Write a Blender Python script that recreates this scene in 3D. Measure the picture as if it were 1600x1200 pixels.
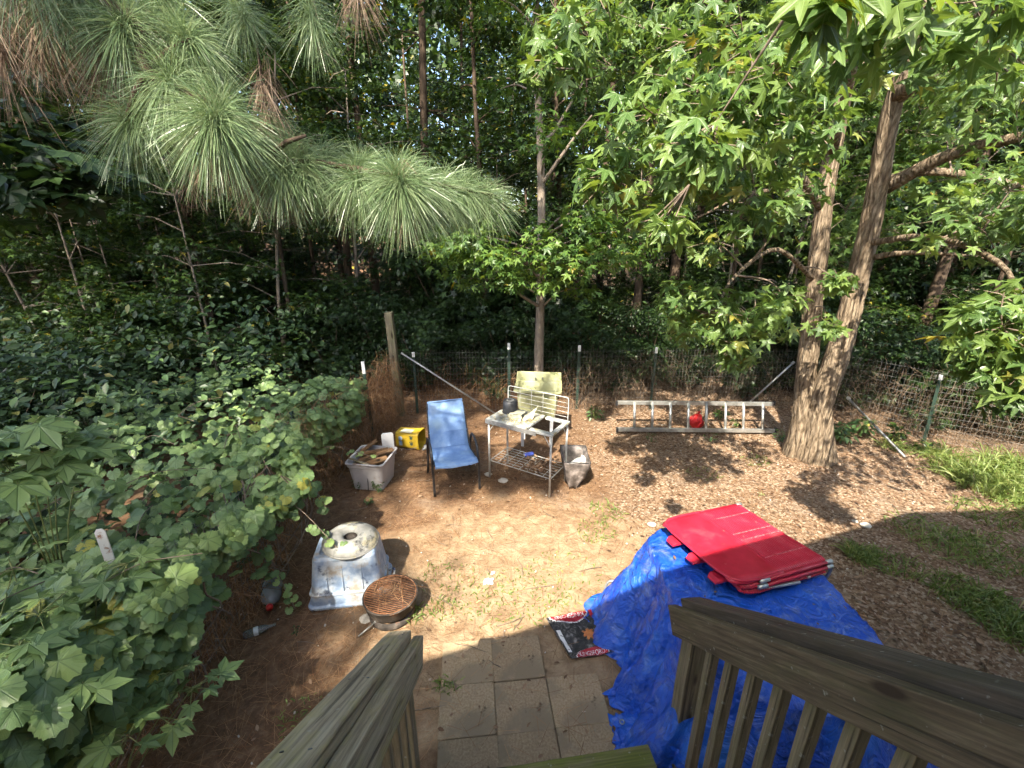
import bpy, math, random
import numpy as np
from mathutils import Vector, Matrix
random.seed(7); rng = np.random.default_rng(7)
PI = math.pi; R = math.radians
for o in list(bpy.data.objects): bpy.data.objects.remove(o)
sc = bpy.context.scene
COL = sc.collection
# ------------------------------------------------------------------ camera, sky, sun, exposure
CAM_H = 2.9; PITCH = 19.0; FPX = 700.0
cam = bpy.data.cameras.new('camera'); camo = bpy.data.objects.new('camera', cam); COL.objects.link(camo)
camo.location = (0, 0, CAM_H); camo.rotation_euler = (R(90 - PITCH), 0, 0)
cam.sensor_width = 36; cam.lens = 36 * FPX / 1600; cam.clip_start = .05; cam.clip_end = 600
sc.camera = camo
SHD = Vector((.30, .85, -1.0)).normalized()             # the way the sunlight travels
SUN_EL = math.asin(-SHD.z); SUN_AZ = math.atan2(-SHD.x, -SHD.y)
w = bpy.data.worlds.new('World'); sc.world = w; w.use_nodes = True
nt = w.node_tree; sky = nt.nodes.new('ShaderNodeTexSky'); sky.sky_type = 'NISHITA'; sky.sun_disc = False
sky.sun_elevation = SUN_EL; sky.sun_rotation = SUN_AZ; sky.air_density = 1.0; sky.dust_density = 2.5; sky.ozone_density = 1.0
bg = nt.nodes['Background']; nt.links.new(sky.outputs[0], bg.inputs[0]); bg.inputs[1].default_value = .15
sun = bpy.data.lights.new('sun', 'SUN'); sun.energy = 4.7; sun.angle = R(.5); sun.color = (1, .92, .77)
suno = bpy.data.objects.new('sun', sun); COL.objects.link(suno); suno.rotation_euler = SHD.to_track_quat('-Z', 'Y').to_euler()
sc.view_settings.view_transform = 'Standard'; sc.view_settings.look = 'None'
sc.view_settings.exposure = 1.84; sc.view_settings.gamma = 1.0
sc.render.engine = 'CYCLES'
try:
    sc.cycles.use_adaptive_sampling = True; sc.cycles.adaptive_threshold = .05; sc.cycles.max_bounces = 4; sc.cycles.transparent_max_bounces = 4; sc.cycles.transmission_bounces = 3; sc.cycles.diffuse_bounces = 3; sc.cycles.glossy_bounces = 1; sc.cycles.caustics_reflective = False; sc.cycles.caustics_refractive = False
except Exception: pass

# ------------------------------------------------------------------ helpers
_p = R(PITCH)
def at(x, y, Y):                        # photo pixel + distance ahead -> place in the yard
    a = (x - 800) / FPX; b = (y - 600) / FPX
    dy = math.cos(_p) - b * math.sin(_p); dz = -math.sin(_p) - b * math.cos(_p)
    t = Y / dy
    return Vector((a * t, Y, CAM_H + dz * t))
def gp(x, y, z=0.0):                    # photo pixel -> place at height z
    a = (x - 800) / FPX; b = (y - 600) / FPX
    dy = math.cos(_p) - b * math.sin(_p); dz = -math.sin(_p) - b * math.cos(_p)
    t = (z - CAM_H) / dz
    return Vector((a * t, dy * t, z))
def proj(P):                            # arrays (n,3) -> pixel x, y, depth
    z = P[:, 2] - CAM_H
    c = P[:, 1] * math.cos(_p) - z * math.sin(_p); v = -P[:, 1] * math.sin(_p) - z * math.cos(_p)
    cc = np.where(np.abs(c) < 1e-4, 1e-4, c)
    return 800 + FPX * P[:, 0] / cc, 600 + FPX * v / cc, c
def hsh(x, y):
    return (math.sin(x * 1.7 + 1.3) * math.cos(y * 2.1 - .4) + .5 * math.sin(x * 4.1 - y * 3.3) + .3 * math.sin(x * 8.3 + y * 7.1)) / 1.8

def empty(name, loc=(0, 0, 0), rz=0.0):
    o = bpy.data.objects.new(name, None); COL.objects.link(o); o.location = loc; o.rotation_euler = (0, 0, rz); o.empty_display_size = .1
    return o
def tag(o, label, cat, group=None, kind=None):
    o['label'] = label; o['category'] = cat
    if group: o['group'] = group
    if kind: o['kind'] = kind
    return o
def thing(name, label, cat, loc=(0, 0, 0), rz=0.0, group=None):
    return tag(empty(name, loc, rz), label, cat, group)
def struct(o):
    o['kind'] = 'structure'; return o
def link(name, me, mat, parent=None):
    o = bpy.data.objects.new(name, me); COL.objects.link(o)
    if mat is not None and not me.materials: me.materials.append(mat)
    if parent is not None: o.parent = parent
    return o

class MB:
    def __init__(s): s.v = []; s.f = []
    def add(s, vs, fs):
        k = len(s.v); s.v += [tuple(q) for q in vs]; s.f += [tuple(i + k for i in f) for f in fs]; return s
    def box(s, c, d, rot=None, taper=1.0):
        x, y, z = d[0] / 2, d[1] / 2, d[2] / 2
        vs = [Vector((sx * x * (taper if sz < 0 else 1), sy * y * (taper if sz < 0 else 1), sz * z)) for sz in (-1, 1) for sy in (-1, 1) for sx in (-1, 1)]
        if rot is not None: vs = [rot @ q for q in vs]
        vs = [q + Vector(c) for q in vs]
        return s.add(vs, [(0, 2, 3, 1), (4, 5, 7, 6), (0, 1, 5, 4), (2, 6, 7, 3), (0, 4, 6, 2), (1, 3, 7, 5)])
    def tube(s, pts, r, n=8, cap=True):
        pts = [Vector(q) for q in pts]; m = len(pts)
        rs = r if isinstance(r, (list, tuple)) else [r] * m
        up = None; vs = []
        for i, q in enumerate(pts):
            t = (pts[min(i + 1, m - 1)] - pts[max(i - 1, 0)])
            t = t.normalized() if t.length > 1e-9 else Vector((0, 0, 1))
            if up is None: up = t.orthogonal().normalized()
            up = (up - t * up.dot(t)); up = up.normalized() if up.length > 1e-6 else t.orthogonal().normalized()
            b = t.cross(up)
            for k in range(n):
                a = 2 * PI * k / n
                vs.append(q + (up * math.cos(a) + b * math.sin(a)) * rs[i])
        fs = []
        for i in range(m - 1):
            for k in range(n):
                fs.append((i * n + k, i * n + (k + 1) % n, (i + 1) * n + (k + 1) % n, (i + 1) * n + k))
        if cap and n > 3:
            fs.append(tuple(range(n - 1, -1, -1))); fs.append(tuple((m - 1) * n + k for k in range(n)))
        return s.add(vs, fs)
    def lathe(s, prof, n=24, c=(0, 0, 0)):
        vs = []; m = len(prof)
        for (r, z) in prof:
            for k in range(n):
                a = 2 * PI * k / n; vs.append((c[0] + r * math.cos(a), c[1] + r * math.sin(a), c[2] + z))
        fs = [(i * n + k, i * n + (k + 1) % n, (i + 1) * n + (k + 1) % n, (i + 1) * n + k) for i in range(m - 1) for k in range(n)]
        return s.add(vs, fs)
    def rings(s, rings, closed=True, cap0=False, cap1=False):
        n = len(rings[0]); vs = [q for r_ in rings for q in r_]; fs = []
        for i in range(len(rings) - 1):
            for k in range(n if closed else n - 1):
                fs.append((i * n + k, i * n + (k + 1) % n, (i + 1) * n + (k + 1) % n, (i + 1) * n + k))
        if cap0: fs.append(tuple(range(n - 1, -1, -1)))
        if cap1: fs.append(tuple((len(rings) - 1) * n + k for k in range(n)))
        return s.add(vs, fs)
    def build(s, name, mat, parent=None, smooth=False, bevel=0, solid=0, sub=0):
        me = bpy.data.meshes.new(name); me.from_pydata(s.v, [], s.f); me.update()
        if smooth: me.polygons.foreach_set('use_smooth', [True] * len(me.polygons))
        o = link(name, me, mat, parent)
        if solid:
            m = o.modifiers.new('solid', 'SOLIDIFY'); m.thickness = solid; m.offset = 0
        if sub:
            m = o.modifiers.new('sub', 'SUBSURF'); m.levels = sub; m.render_levels = sub
        if bevel:
            m = o.modifiers.new('bevel', 'BEVEL'); m.width = bevel; m.segments = 2; m.limit_method = 'ANGLE'
        return o
def rrect(w, d, r, z, n=4, c=(0, 0)):
    out = []
    for (sx, sy, a0) in ((1, 1, 0), (-1, 1, 90), (-1, -1, 180), (1, -1, 270)):
        for k in range(n + 1):
            a = R(a0 + 90 * k / n)
            out.append((c[0] + sx * (w / 2 - r) + r * math.cos(a), c[1] + sy * (d / 2 - r) + r * math.sin(a), z))
    return out
def smooth_path(pts, n=6):
    pts = [Vector(q) for q in pts]; out = []
    P = [pts[0] * 2 - pts[1]] + pts + [pts[-1] * 2 - pts[-2]]
    for i in range(1, len(P) - 2):
        for k in range(n):
            t = k / n; a, b, c, d = P[i - 1], P[i], P[i + 1], P[i + 2]
            out.append(.5 * ((2 * b) + (c - a) * t + (2 * a - 5 * b + 4 * c - d) * t * t + (3 * b - a - 3 * c + d) * t ** 3))
    out.append(pts[-1]); return out
def plank(name, p0, p1, wd, ht, mat, parent=None, bevel=.004, warp=.0, up=(0, 0, 1)):
    """a board whose length runs along its own X axis"""
    p0 = Vector(p0); p1 = Vector(p1); L = (p1 - p0).length; x = (p1 - p0).normalized()
    z = Vector(up); y = z.cross(x)
    y = y.normalized() if y.length > 1e-4 else x.orthogonal().normalized()
    z = x.cross(y)
    n = max(2, int(L / .12)); rings = []
    for i in range(n + 1):
        u = -L / 2 + L * i / n; j = [random.uniform(-warp, warp) for _ in range(4)]
        rings.append([(u, -wd / 2 + j[0], -ht / 2 + j[1]), (u, wd / 2 + j[2], -ht / 2 + j[3]), (u, wd / 2 + j[1], ht / 2 + j[0]), (u, -wd / 2 + j[3], ht / 2 + j[2])])
    o = MB().rings(rings, cap0=True, cap1=True).build(name, mat, parent, bevel=bevel)
    M = Matrix((x, y, z)).transposed().to_4x4(); M.translation = (p0 + p1) / 2
    o.matrix_local = M
    return o

# ------------------------------------------------------------------ materials
def new_mat(name):
    m = bpy.data.materials.new(name); m.use_nodes = True; n = m.node_tree.nodes; l = m.node_tree.links
    return m, n, l, n['Principled BSDF']
def ramp(n, pts):
    r = n.new('ShaderNodeValToRGB'); e = r.color_ramp.elements
    while len(e) < len(pts): e.new(.5)
    for k, (p, c) in enumerate(pts): e[k].position = p; e[k].color = (*c, 1) if len(c) == 3 else c
    return r
def pm(name, pts, scale=8, detail=6, rough=.6, metal=0, bump=.2, bdist=.004, stretch=(1, 1, 1), spots=None, spec=.5, bscale=None, distort=0):
    """noise-mottled material in object space: pts are ramp stops, spots = (colour, scale, threshold)"""
    m, n, l, b = new_mat(name)
    tc = n.new('ShaderNodeTexCoord'); mp = n.new('ShaderNodeMapping'); mp.inputs['Scale'].default_value = stretch
    l.new(tc.outputs['Object'], mp.inputs[0])
    nz = n.new('ShaderNodeTexNoise'); nz.inputs['Scale'].default_value = scale; nz.inputs['Detail'].default_value = detail; nz.inputs['Roughness'].default_value = .62
    nz.inputs['Distortion'].default_value = distort
    l.new(mp.outputs[0], nz.inputs['Vector'])
    r = ramp(n, pts); l.new(nz.outputs['Fac'], r.inputs[0]); colour = r.outputs[0]
    if spots:
        for (c, s, th) in spots:
            q = n.new('ShaderNodeTexNoise'); q.inputs['Scale'].default_value = s; q.inputs['Detail'].default_value = 5; q.inputs['Roughness'].default_value = .65
            l.new(tc.outputs['Object'], q.inputs['Vector'])
            rr = ramp(n, [(th - .05, (0, 0, 0)), (th + .06, (1, 1, 1))]); l.new(q.outputs['Fac'], rr.inputs[0])
            mx = n.new('ShaderNodeMixRGB'); mx.inputs[2].default_value = (*c, 1); l.new(rr.outputs[0], mx.inputs[0]); l.new(colour, mx.inputs[1]); colour = mx.outputs[0]
    l.new(colour, b.inputs['Base Color'])
    b.inputs['Roughness'].default_value = rough; b.inputs['Metallic'].default_value = metal; b.inputs['Specular IOR Level'].default_value = spec
    if bump:
        bp = n.new('ShaderNodeBump'); bp.inputs['Strength'].default_value = bump; bp.inputs['Distance'].default_value = bdist
        src = nz
        if bscale:
            src = n.new('ShaderNodeTexNoise'); src.inputs['Scale'].default_value = bscale; src.inputs['Detail'].default_value = 5; l.new(mp.outputs[0], src.inputs['Vector'])
        l.new(src.outputs['Fac'], bp.inputs['Height']); l.new(bp.outputs[0], b.inputs['Normal'])
    return m
def leaf_mat(name, c0, c1, c2, yellow=None, vein=.0, veincol=(.3, .42, .16), rough=.42, trans=.3, spec=.5):
    m, n, l, b = new_mat(name)
    av = n.new('ShaderNodeAttribute'); av.attribute_name = 'var'
    oi = n.new('ShaderNodeObjectInfo')
    ad = n.new('ShaderNodeMath'); ad.operation = 'ADD'; l.new(av.outputs['Fac'], ad.inputs[0]); l.new(oi.outputs['Random'], ad.inputs[1])
    fr = n.new('ShaderNodeMath'); fr.operation = 'FRACT'; l.new(ad.outputs[0], fr.inputs[0])
    stops = [(0, c0), (.45, c1), (.86, c2)]
    if yellow: stops += [(.975, c2), (.99, yellow)]
    r = ramp(n, stops); l.new(fr.outputs[0], r.inputs[0]); colour = r.outputs[0]
    if vein:
        uv = n.new('ShaderNodeUVMap'); sp = n.new('ShaderNodeSeparateXYZ'); l.new(uv.outputs[0], sp.inputs[0])
        a2 = n.new('ShaderNodeMath'); a2.operation = 'ARCTAN2'; l.new(sp.outputs[0], a2.inputs[0]); l.new(sp.outputs[1], a2.inputs[1])
        def mth(op, a, bval=None, second=None):
            q = n.new('ShaderNodeMath'); q.operation = op; l.new(a, q.inputs[0])
            if second is not None: l.new(second, q.inputs[1])
            elif bval is not None: q.inputs[1].default_value = bval
            return q.outputs[0]
        k = mth('DIVIDE', a2.outputs[0], .86); k = mth('ADD', k, 20.5); k = mth('FRACT', k); k = mth('SUBTRACT', k, .5); k = mth('ABSOLUTE', k)
        ln = n.new('ShaderNodeVectorMath'); ln.operation = 'LENGTH'; l.new(uv.outputs[0], ln.inputs[0])
        dist = mth('MULTIPLY', k, second=ln.outputs['Value'])
        # side veins: herringbone off each main vein
        sv = mth('MULTIPLY', k, 1.3); sv = mth('SUBTRACT', ln.outputs['Value'], second=sv); sv = mth('MULTIPLY', sv, 9.0); sv = mth('FRACT', sv); sv = mth('SUBTRACT', sv, .5); sv = mth('ABSOLUTE', sv)
        vr = ramp(n, [(.0, (1, 1, 1)), (.035, (0, 0, 0))]); l.new(dist, vr.inputs[0])
        sr = ramp(n, [(.0, (.55, .55, .55)), (.12, (0, 0, 0))]); l.new(sv, sr.inputs[0])
        mxv = n.new('ShaderNodeMixRGB'); mxv.blend_type = 'LIGHTEN'; mxv.inputs[0].default_value = 1; l.new(vr.outputs[0], mxv.inputs[1]); l.new(sr.outputs[0], mxv.inputs[2])
        ms = n.new('ShaderNodeMath'); ms.operation = 'MULTIPLY'; l.new(mxv.outputs[0], ms.inputs[0]); ms.inputs[1].default_value = vein
        mx = n.new('ShaderNodeMixRGB'); mx.inputs[2].default_value = (*veincol, 1); l.new(ms.outputs[0], mx.inputs[0]); l.new(colour, mx.inputs[1]); colour = mx.outputs[0]
        bp = n.new('ShaderNodeBump'); bp.inputs['Strength'].default_value = .5; bp.inputs['Distance'].default_value = .004; bp.invert = True
        l.new(mxv.outputs[0], bp.inputs['Height']); l.new(bp.outputs[0], b.inputs['Normal'])
    l.new(colour, b.inputs['Base Color']); b.inputs['Roughness'].default_value = rough; b.inputs['Specular IOR Level'].default_value = spec
    tr = n.new('ShaderNodeBsdfTranslucent')
    hs = n.new('ShaderNodeHueSaturation'); hs.inputs['Hue'].default_value = .475; hs.inputs['Saturation'].default_value = 1.15; hs.inputs['Value'].default_value = 1.5
    l.new(colour, hs.inputs['Color']); l.new(hs.outputs[0], tr.inputs['Color'])
    mix = n.new('ShaderNodeMixShader'); mix.inputs[0].default_value = trans
    l.new(b.outputs[0], mix.inputs[1]); l.new(tr.outputs[0], mix.inputs[2])
    l.new(mix.outputs[0], n['Material Output'].inputs[0])
    return m

M = {}
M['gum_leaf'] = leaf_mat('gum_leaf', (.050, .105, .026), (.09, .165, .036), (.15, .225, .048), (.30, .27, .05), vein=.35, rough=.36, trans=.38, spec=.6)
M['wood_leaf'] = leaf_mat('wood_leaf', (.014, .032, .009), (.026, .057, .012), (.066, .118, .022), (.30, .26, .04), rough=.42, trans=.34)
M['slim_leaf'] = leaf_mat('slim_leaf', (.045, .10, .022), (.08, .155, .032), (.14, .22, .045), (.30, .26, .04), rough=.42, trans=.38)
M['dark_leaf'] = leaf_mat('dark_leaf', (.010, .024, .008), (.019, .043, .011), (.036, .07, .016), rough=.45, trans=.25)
M['vine_leaf'] = leaf_mat('vine_leaf', (.112, .18, .068), (.165, .255, .088), (.24, .335, .108), (.42, .40, .07), vein=.5, veincol=(.05, .10, .045), rough=.38, trans=.22, spec=.55)
M['bush_leaf'] = leaf_mat('bush_leaf', (.05, .10, .036), (.075, .14, .048), (.11, .19, .06), (.33, .30, .06), rough=.42, trans=.28)
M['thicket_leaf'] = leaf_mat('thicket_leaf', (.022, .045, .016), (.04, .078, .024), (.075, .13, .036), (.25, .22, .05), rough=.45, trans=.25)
M['needle'] = leaf_mat('needle', (.09, .15, .065), (.145, .215, .095), (.23, .29, .15), rough=.32, trans=.22, spec=.6)
M['dead_needle'] = leaf_mat('dead_needle', (.13, .085, .055), (.20, .14, .095), (.29, .215, .15), rough=.7, trans=.1, spec=.2)
M['dry_stalk'] = leaf_mat('dry_stalk', (.05, .034, .022), (.10, .068, .045), (.22, .16, .11), rough=.7, trans=.1, spec=.2)
M['straw'] = leaf_mat('straw', (.13, .065, .03), (.24, .125, .06), (.38, .23, .12), rough=.75, trans=.05, spec=.15)
M['dead_leaf'] = leaf_mat('dead_leaf', (.085, .05, .03), (.19, .115, .07), (.33, .225, .145), (.5, .40, .30), rough=.75, trans=.1, spec=.15)
M['grass'] = leaf_mat('grass', (.09, .14, .03), (.14, .205, .045), (.23, .27, .08), (.4, .34, .15), rough=.5, trans=.3)
M['bark_gum'] = pm('bark_gum', [(.32, (.10, .07, .045)), (.5, (.26, .195, .13)), (.68, (.42, .335, .24))], 16, 8, .88, bump=1.0, bdist=.035, stretch=(2.4, 2.4, .5), distort=.6, spec=.2)
def furrow(m, sc=(15, 15, 2.4), dark=(.05, .033, .02), dist=.02):
    n = m.node_tree.nodes; l = m.node_tree.links; b = n['Principled BSDF']; src = b.inputs['Base Color'].links[0].from_socket
    tc = n.new('ShaderNodeTexCoord'); mp = n.new('ShaderNodeMapping'); mp.inputs['Scale'].default_value = sc; l.new(tc.outputs['Object'], mp.inputs[0])
    nz = n.new('ShaderNodeTexNoise'); nz.inputs['Scale'].default_value = .6; nz.inputs['Detail'].default_value = 4; l.new(mp.outputs[0], nz.inputs['Vector'])
    mv = n.new('ShaderNodeMixRGB'); mv.inputs[0].default_value = .35; l.new(mp.outputs[0], mv.inputs[1]); l.new(nz.outputs['Color'], mv.inputs[2])
    v = n.new('ShaderNodeTexVoronoi'); v.feature = 'DISTANCE_TO_EDGE'; v.inputs['Scale'].default_value = 1.6; l.new(mv.outputs[0], v.inputs['Vector'])
    r = ramp(n, [(.0, (1, 1, 1)), (.16, (0, 0, 0))]); l.new(v.outputs['Distance'], r.inputs[0])
    k = n.new('ShaderNodeMath'); k.operation = 'MULTIPLY'; k.inputs[1].default_value = .5; l.new(r.outputs[0], k.inputs[0])
    mx = n.new('ShaderNodeMixRGB'); mx.inputs[2].default_value = (*dark, 1); l.new(k.outputs[0], mx.inputs[0]); l.new(src, mx.inputs[1]); l.new(mx.outputs[0], b.inputs['Base Color'])
    old = b.inputs['Normal'].links[0].from_socket; bp = n.new('ShaderNodeBump'); bp.inputs['Strength'].default_value = 1; bp.inputs['Distance'].default_value = dist; l.new(old, bp.inputs['Normal'])
    r2 = ramp(n, [(.0, (0, 0, 0)), (.35, (1, 1, 1))]); l.new(v.outputs['Distance'], r2.inputs[0]); l.new(r2.outputs[0], bp.inputs['Height']); l.new(bp.outputs[0], b.inputs['Normal'])
furrow(M['bark_gum'])
M['bark_dark'] = pm('bark_dark', [(.3, (.04, .028, .02)), (.6, (.105, .075, .052)), (.8, (.16, .12, .09))], 7, 7, .9, bump=.9, bdist=.03, stretch=(1.6, 1.6, .4), spec=.15)
M['bark_pale'] = pm('bark_pale', [(.3, (.13, .10, .075)), (.6, (.27, .22, .17)), (.8, (.36, .31, .26))], 8, 7, .85, bump=.6, bdist=.02, stretch=(2, 2, .8), spec=.2)
M['twig'] = pm('twig', [(.3, (.10, .075, .055)), (.7, (.27, .21, .16))], 20, 4, .85, bump=.3, spec=.2)
M['stem_green'] = pm('stem_green', [(.3, (.13, .16, .05)), (.7, (.25, .26, .09))], 20, 4, .6, bump=.1)
def wood_mat(name, pts, moss, mossth, gs=5, crack=.6, edge=None):
    m, n, l, b = new_mat(name)
    tc = n.new('ShaderNodeTexCoord'); mp = n.new('ShaderNodeMapping'); mp.inputs['Scale'].default_value = (.55, 9, 9); l.new(tc.outputs['Object'], mp.inputs[0])
    nz = n.new('ShaderNodeTexNoise'); nz.inputs['Scale'].default_value = gs; nz.inputs['Detail'].default_value = 9; nz.inputs['Roughness'].default_value = .7; nz.inputs['Distortion'].default_value = .5
    l.new(mp.outputs[0], nz.inputs['Vector'])
    r = ramp(n, pts); l.new(nz.outputs['Fac'], r.inputs[0])
    mp2 = n.new('ShaderNodeMapping'); mp2.inputs['Scale'].default_value = (1.2, 4, 4); l.new(tc.outputs['Object'], mp2.inputs[0])
    q = n.new('ShaderNodeTexNoise'); q.inputs['Scale'].default_value = 3.0; q.inputs['Detail'].default_value = 8; q.inputs['Roughness'].default_value = .7; l.new(mp2.outputs[0], q.inputs['Vector'])
    rr = ramp(n, [(mossth - .1, (0, 0, 0)), (mossth + .12, (.85, .85, .85))]); l.new(q.outputs['Fac'], rr.inputs[0])
    mx = n.new('ShaderNodeMixRGB'); mx.inputs[2].default_value = (*moss, 1); l.new(rr.outputs[0], mx.inputs[0]); l.new(r.outputs[0], mx.inputs[1])
    colour = mx.outputs[0]
    fg = n.new('ShaderNodeMapping'); fg.inputs['Scale'].default_value = (1.3, 46, 46); l.new(tc.outputs['Object'], fg.inputs[0])
    fn = n.new('ShaderNodeTexNoise'); fn.inputs['Scale'].default_value = 3.0; fn.inputs['Detail'].default_value = 5; l.new(fg.outputs[0], fn.inputs['Vector'])
    fr_ = ramp(n, [(.35, (.72, .72, .72)), (.65, (1.2, 1.18, 1.12))]); l.new(fn.outputs['Fac'], fr_.inputs[0])
    mf = n.new('ShaderNodeMixRGB'); mf.blend_type = 'MULTIPLY'; mf.inputs[0].default_value = .85; l.new(colour, mf.inputs[1]); l.new(fr_.outputs[0], mf.inputs[2]); colour = mf.outputs[0]
    # lichen flecks
    lf = n.new('ShaderNodeTexNoise'); lf.inputs['Scale'].default_value = 38; lf.inputs['Detail'].default_value = 4; l.new(tc.outputs['Object'], lf.inputs['Vector'])
    lr = ramp(n, [(.66, (0, 0, 0)), (.72, (.7, .7, .7))]); l.new(lf.outputs['Fac'], lr.inputs[0])
    mx2 = n.new('ShaderNodeMixRGB'); mx2.inputs[2].default_value = (.36, .35, .29, 1); l.new(lr.outputs[0], mx2.inputs[0]); l.new(colour, mx2.inputs[1]); colour = mx2.outputs[0]
    kn = n.new('ShaderNodeTexVoronoi'); kn.inputs['Scale'].default_value = 1.0; km = n.new('ShaderNodeMapping'); km.inputs['Scale'].default_value = (2.6, 9, 9); l.new(tc.outputs['Object'], km.inputs[0]); l.new(km.outputs[0], kn.inputs['Vector'])
    kr = ramp(n, [(.10, (1, 1, 1)), (.17, (0, 0, 0))]); l.new(kn.outputs['Distance'], kr.inputs[0])
    mk = n.new('ShaderNodeMixRGB'); mk.inputs[2].default_value = (.045, .03, .018, 1); l.new(kr.outputs[0], mk.inputs[0]); l.new(colour, mk.inputs[1]); colour = mk.outputs[0]
    # long drying cracks
    mp3 = n.new('ShaderNodeMapping'); mp3.inputs['Scale'].default_value = (.35, 16, 16); l.new(tc.outputs['Object'], mp3.inputs[0])
    cr = n.new('ShaderNodeTexNoise'); cr.inputs['Scale'].default_value = 3.2; cr.inputs['Detail'].default_value = 6; cr.inputs['Distortion'].default_value = .4; l.new(mp3.outputs[0], cr.inputs['Vector'])
    cc = ramp(n, [(.36, (1, 1, 1)), (.41, (0, 0, 0))]); l.new(cr.outputs['Fac'], cc.inputs[0])
    mx3 = n.new('ShaderNodeMixRGB'); mx3.inputs[2].default_value = (.035, .028, .02, 1)
    cm = n.new('ShaderNodeMath'); cm.operation = 'MULTIPLY'; cm.inputs[1].default_value = crack; l.new(cc.outputs[0], cm.inputs[0])
    l.new(cm.outputs[0], mx3.inputs[0]); l.new(colour, mx3.inputs[1]); colour = mx3.outputs[0]
    l.new(colour, b.inputs['Base Color']); b.inputs['Roughness'].default_value = .82; b.inputs['Specular IOR Level'].default_value = .25
    hm = n.new('ShaderNodeMath'); hm.operation = 'SUBTRACT'; l.new(nz.outputs['Fac'], hm.inputs[0]); l.new(cc.outputs[0], hm.inputs[1])
    bp = n.new('ShaderNodeBump'); bp.inputs['Strength'].default_value = .55; bp.inputs['Distance'].default_value = .006; l.new(hm.outputs[0], bp.inputs['Height']); l.new(bp.outputs[0], b.inputs['Normal'])
    return m
M['rail_dark'] = wood_mat('rail_dark', [(.25, (.05, .037, .024)), (.5, (.13, .095, .058)), (.75, (.22, .17, .105))], (.09, .082, .04), .58)
M['rail_cap'] = wood_mat('rail_cap', [(.25, (.038, .030, .022)), (.5, (.085, .066, .048)), (.75, (.15, .12, .09))], (.07, .06, .035), .6)
M['rail_grey'] = wood_mat('rail_grey', [(.25, (.12, .095, .062)), (.5, (.30, .25, .175)), (.75, (.42, .37, .28))], (.30, .27, .10), .60)
M['rail_post'] = wood_mat('rail_post', [(.25, (.11, .085, .05)), (.5, (.24, .185, .115)), (.75, (.34, .275, .18))], (.18, .16, .075), .58)
M['tread'] = wood_mat('tread', [(.25, (.10, .085, .045)), (.5, (.20, .175, .085)), (.75, (.30, .26, .14))], (.15, .17, .035), .47)
M['post_wood'] = wood_mat('post_wood', [(.25, (.10, .085, .055)), (.5, (.20, .17, .115)), (.75, (.28, .24, .17))], (.16, .16, .08), .55, crack=.5)
M['scrap_wood'] = wood_mat('scrap_wood', [(.25, (.07, .04, .022)), (.5, (.20, .11, .055)), (.75, (.34, .20, .10))], (.10, .07, .04), .56, crack=.4)
M['white_metal'] = pm('white_metal', [(.3, (.30, .30, .28)), (.6, (.52, .52, .49))], 12, 6, .5, bump=.15, spots=[((.22, .15, .09), 16, .66)])
M['aluminium'] = pm('aluminium', [(.3, (.34, .34, .32)), (.7, (.60, .60, .57))], 14, 5, .42, metal=.75, bump=.15, spots=[((.2, .17, .13), 9, .66)])
M['galv'] = pm('galv', [(.3, (.24, .24, .23)), (.7, (.40, .40, .39))], 30, 4, .5, metal=.6, bump=.1)
M['wire'] = pm('wire', [(.3, (.10, .10, .095)), (.7, (.21, .21, .20))], 30, 4, .6, metal=.3, bump=.1)
M['tpost_green'] = pm('tpost_green', [(.3, (.012, .03, .022)), (.7, (.026, .052, .038))], 14, 5, .55, bump=.1)
M['tpost_white'] = pm('tpost_white', [(.3, (.62, .62, .6)), (.7, (.8, .8, .78))], 20, 5, .5, bump=.1)
M['black_metal'] = pm('black_metal', [(.3, (.012, .013, .015)), (.7, (.035, .036, .04))], 14, 5, .42, bump=.1, spots=[((.09, .08, .07), 18, .68)])
M['rust'] = pm('rust', [(.3, (.085, .038, .02)), (.5, (.21, .095, .048)), (.7, (.34, .19, .11))], 25, 7, .85, bump=.5, spec=.2)
M['burnt'] = pm('burnt', [(.3, (.018, .015, .013)), (.55, (.06, .05, .043)), (.75, (.20, .17, .145))], 11, 7, .8, bump=.4, spots=[((.22, .11, .06), 9, .64)], spec=.25)
M['yellow_plastic'] = pm('yellow_plastic', [(.3, (.44, .29, .02)), (.7, (.62, .44, .04))], 6, 5, .45, bump=.1, spots=[((.22, .14, .05), 12, .67)])
M['label_dark'] = pm('label_dark', [(.4, (.03, .06, .05)), (.6, (.06, .10, .08))], 20, 3, .5, bump=0)
M['label_blue'] = pm('label_blue', [(.4, (.10, .22, .42)), (.6, (.35, .42, .5))], 18, 4, .5, bump=0)
M['grey_plastic'] = pm('grey_plastic', [(.3, (.36, .345, .35)), (.7, (.50, .485, .49))], 4, 6, .5, bump=.1, spots=[((.30, .17, .09), 5, .64)])
M['white_plastic'] = pm('white_plastic', [(.3, (.62, .63, .64)), (.7, (.76, .77, .78))], 5, 5, .42, bump=.05, spots=[((.42, .40, .36), 8, .66)])
M['sink'] = pm('sink', [(.3, (.25, .25, .13)), (.55, (.41, .41, .22)), (.75, (.50, .51, .36))], 4, 7, .5, bump=.12, spots=[((.10, .12, .05), 7, .62)])
M['faded_blue'] = pm('faded_blue', [(.30, (.12, .19, .32)), (.44, (.26, .34, .47)), (.54, (.42, .48, .55)), (.70, (.56, .57, .56))], 5.5, 8, .55, bump=.15, spots=[((.34, .30, .25), 6, .58), ((.05, .07, .13), 10, .63)])
M['dome_grey'] = pm('dome_grey', [(.3, (.15, .145, .13)), (.5, (.30, .295, .27)), (.72, (.48, .475, .45))], 6, 7, .5, bump=.15, spots=[((.04, .04, .04), 6, .56), ((.36, .32, .2), 9, .62)])
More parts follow.
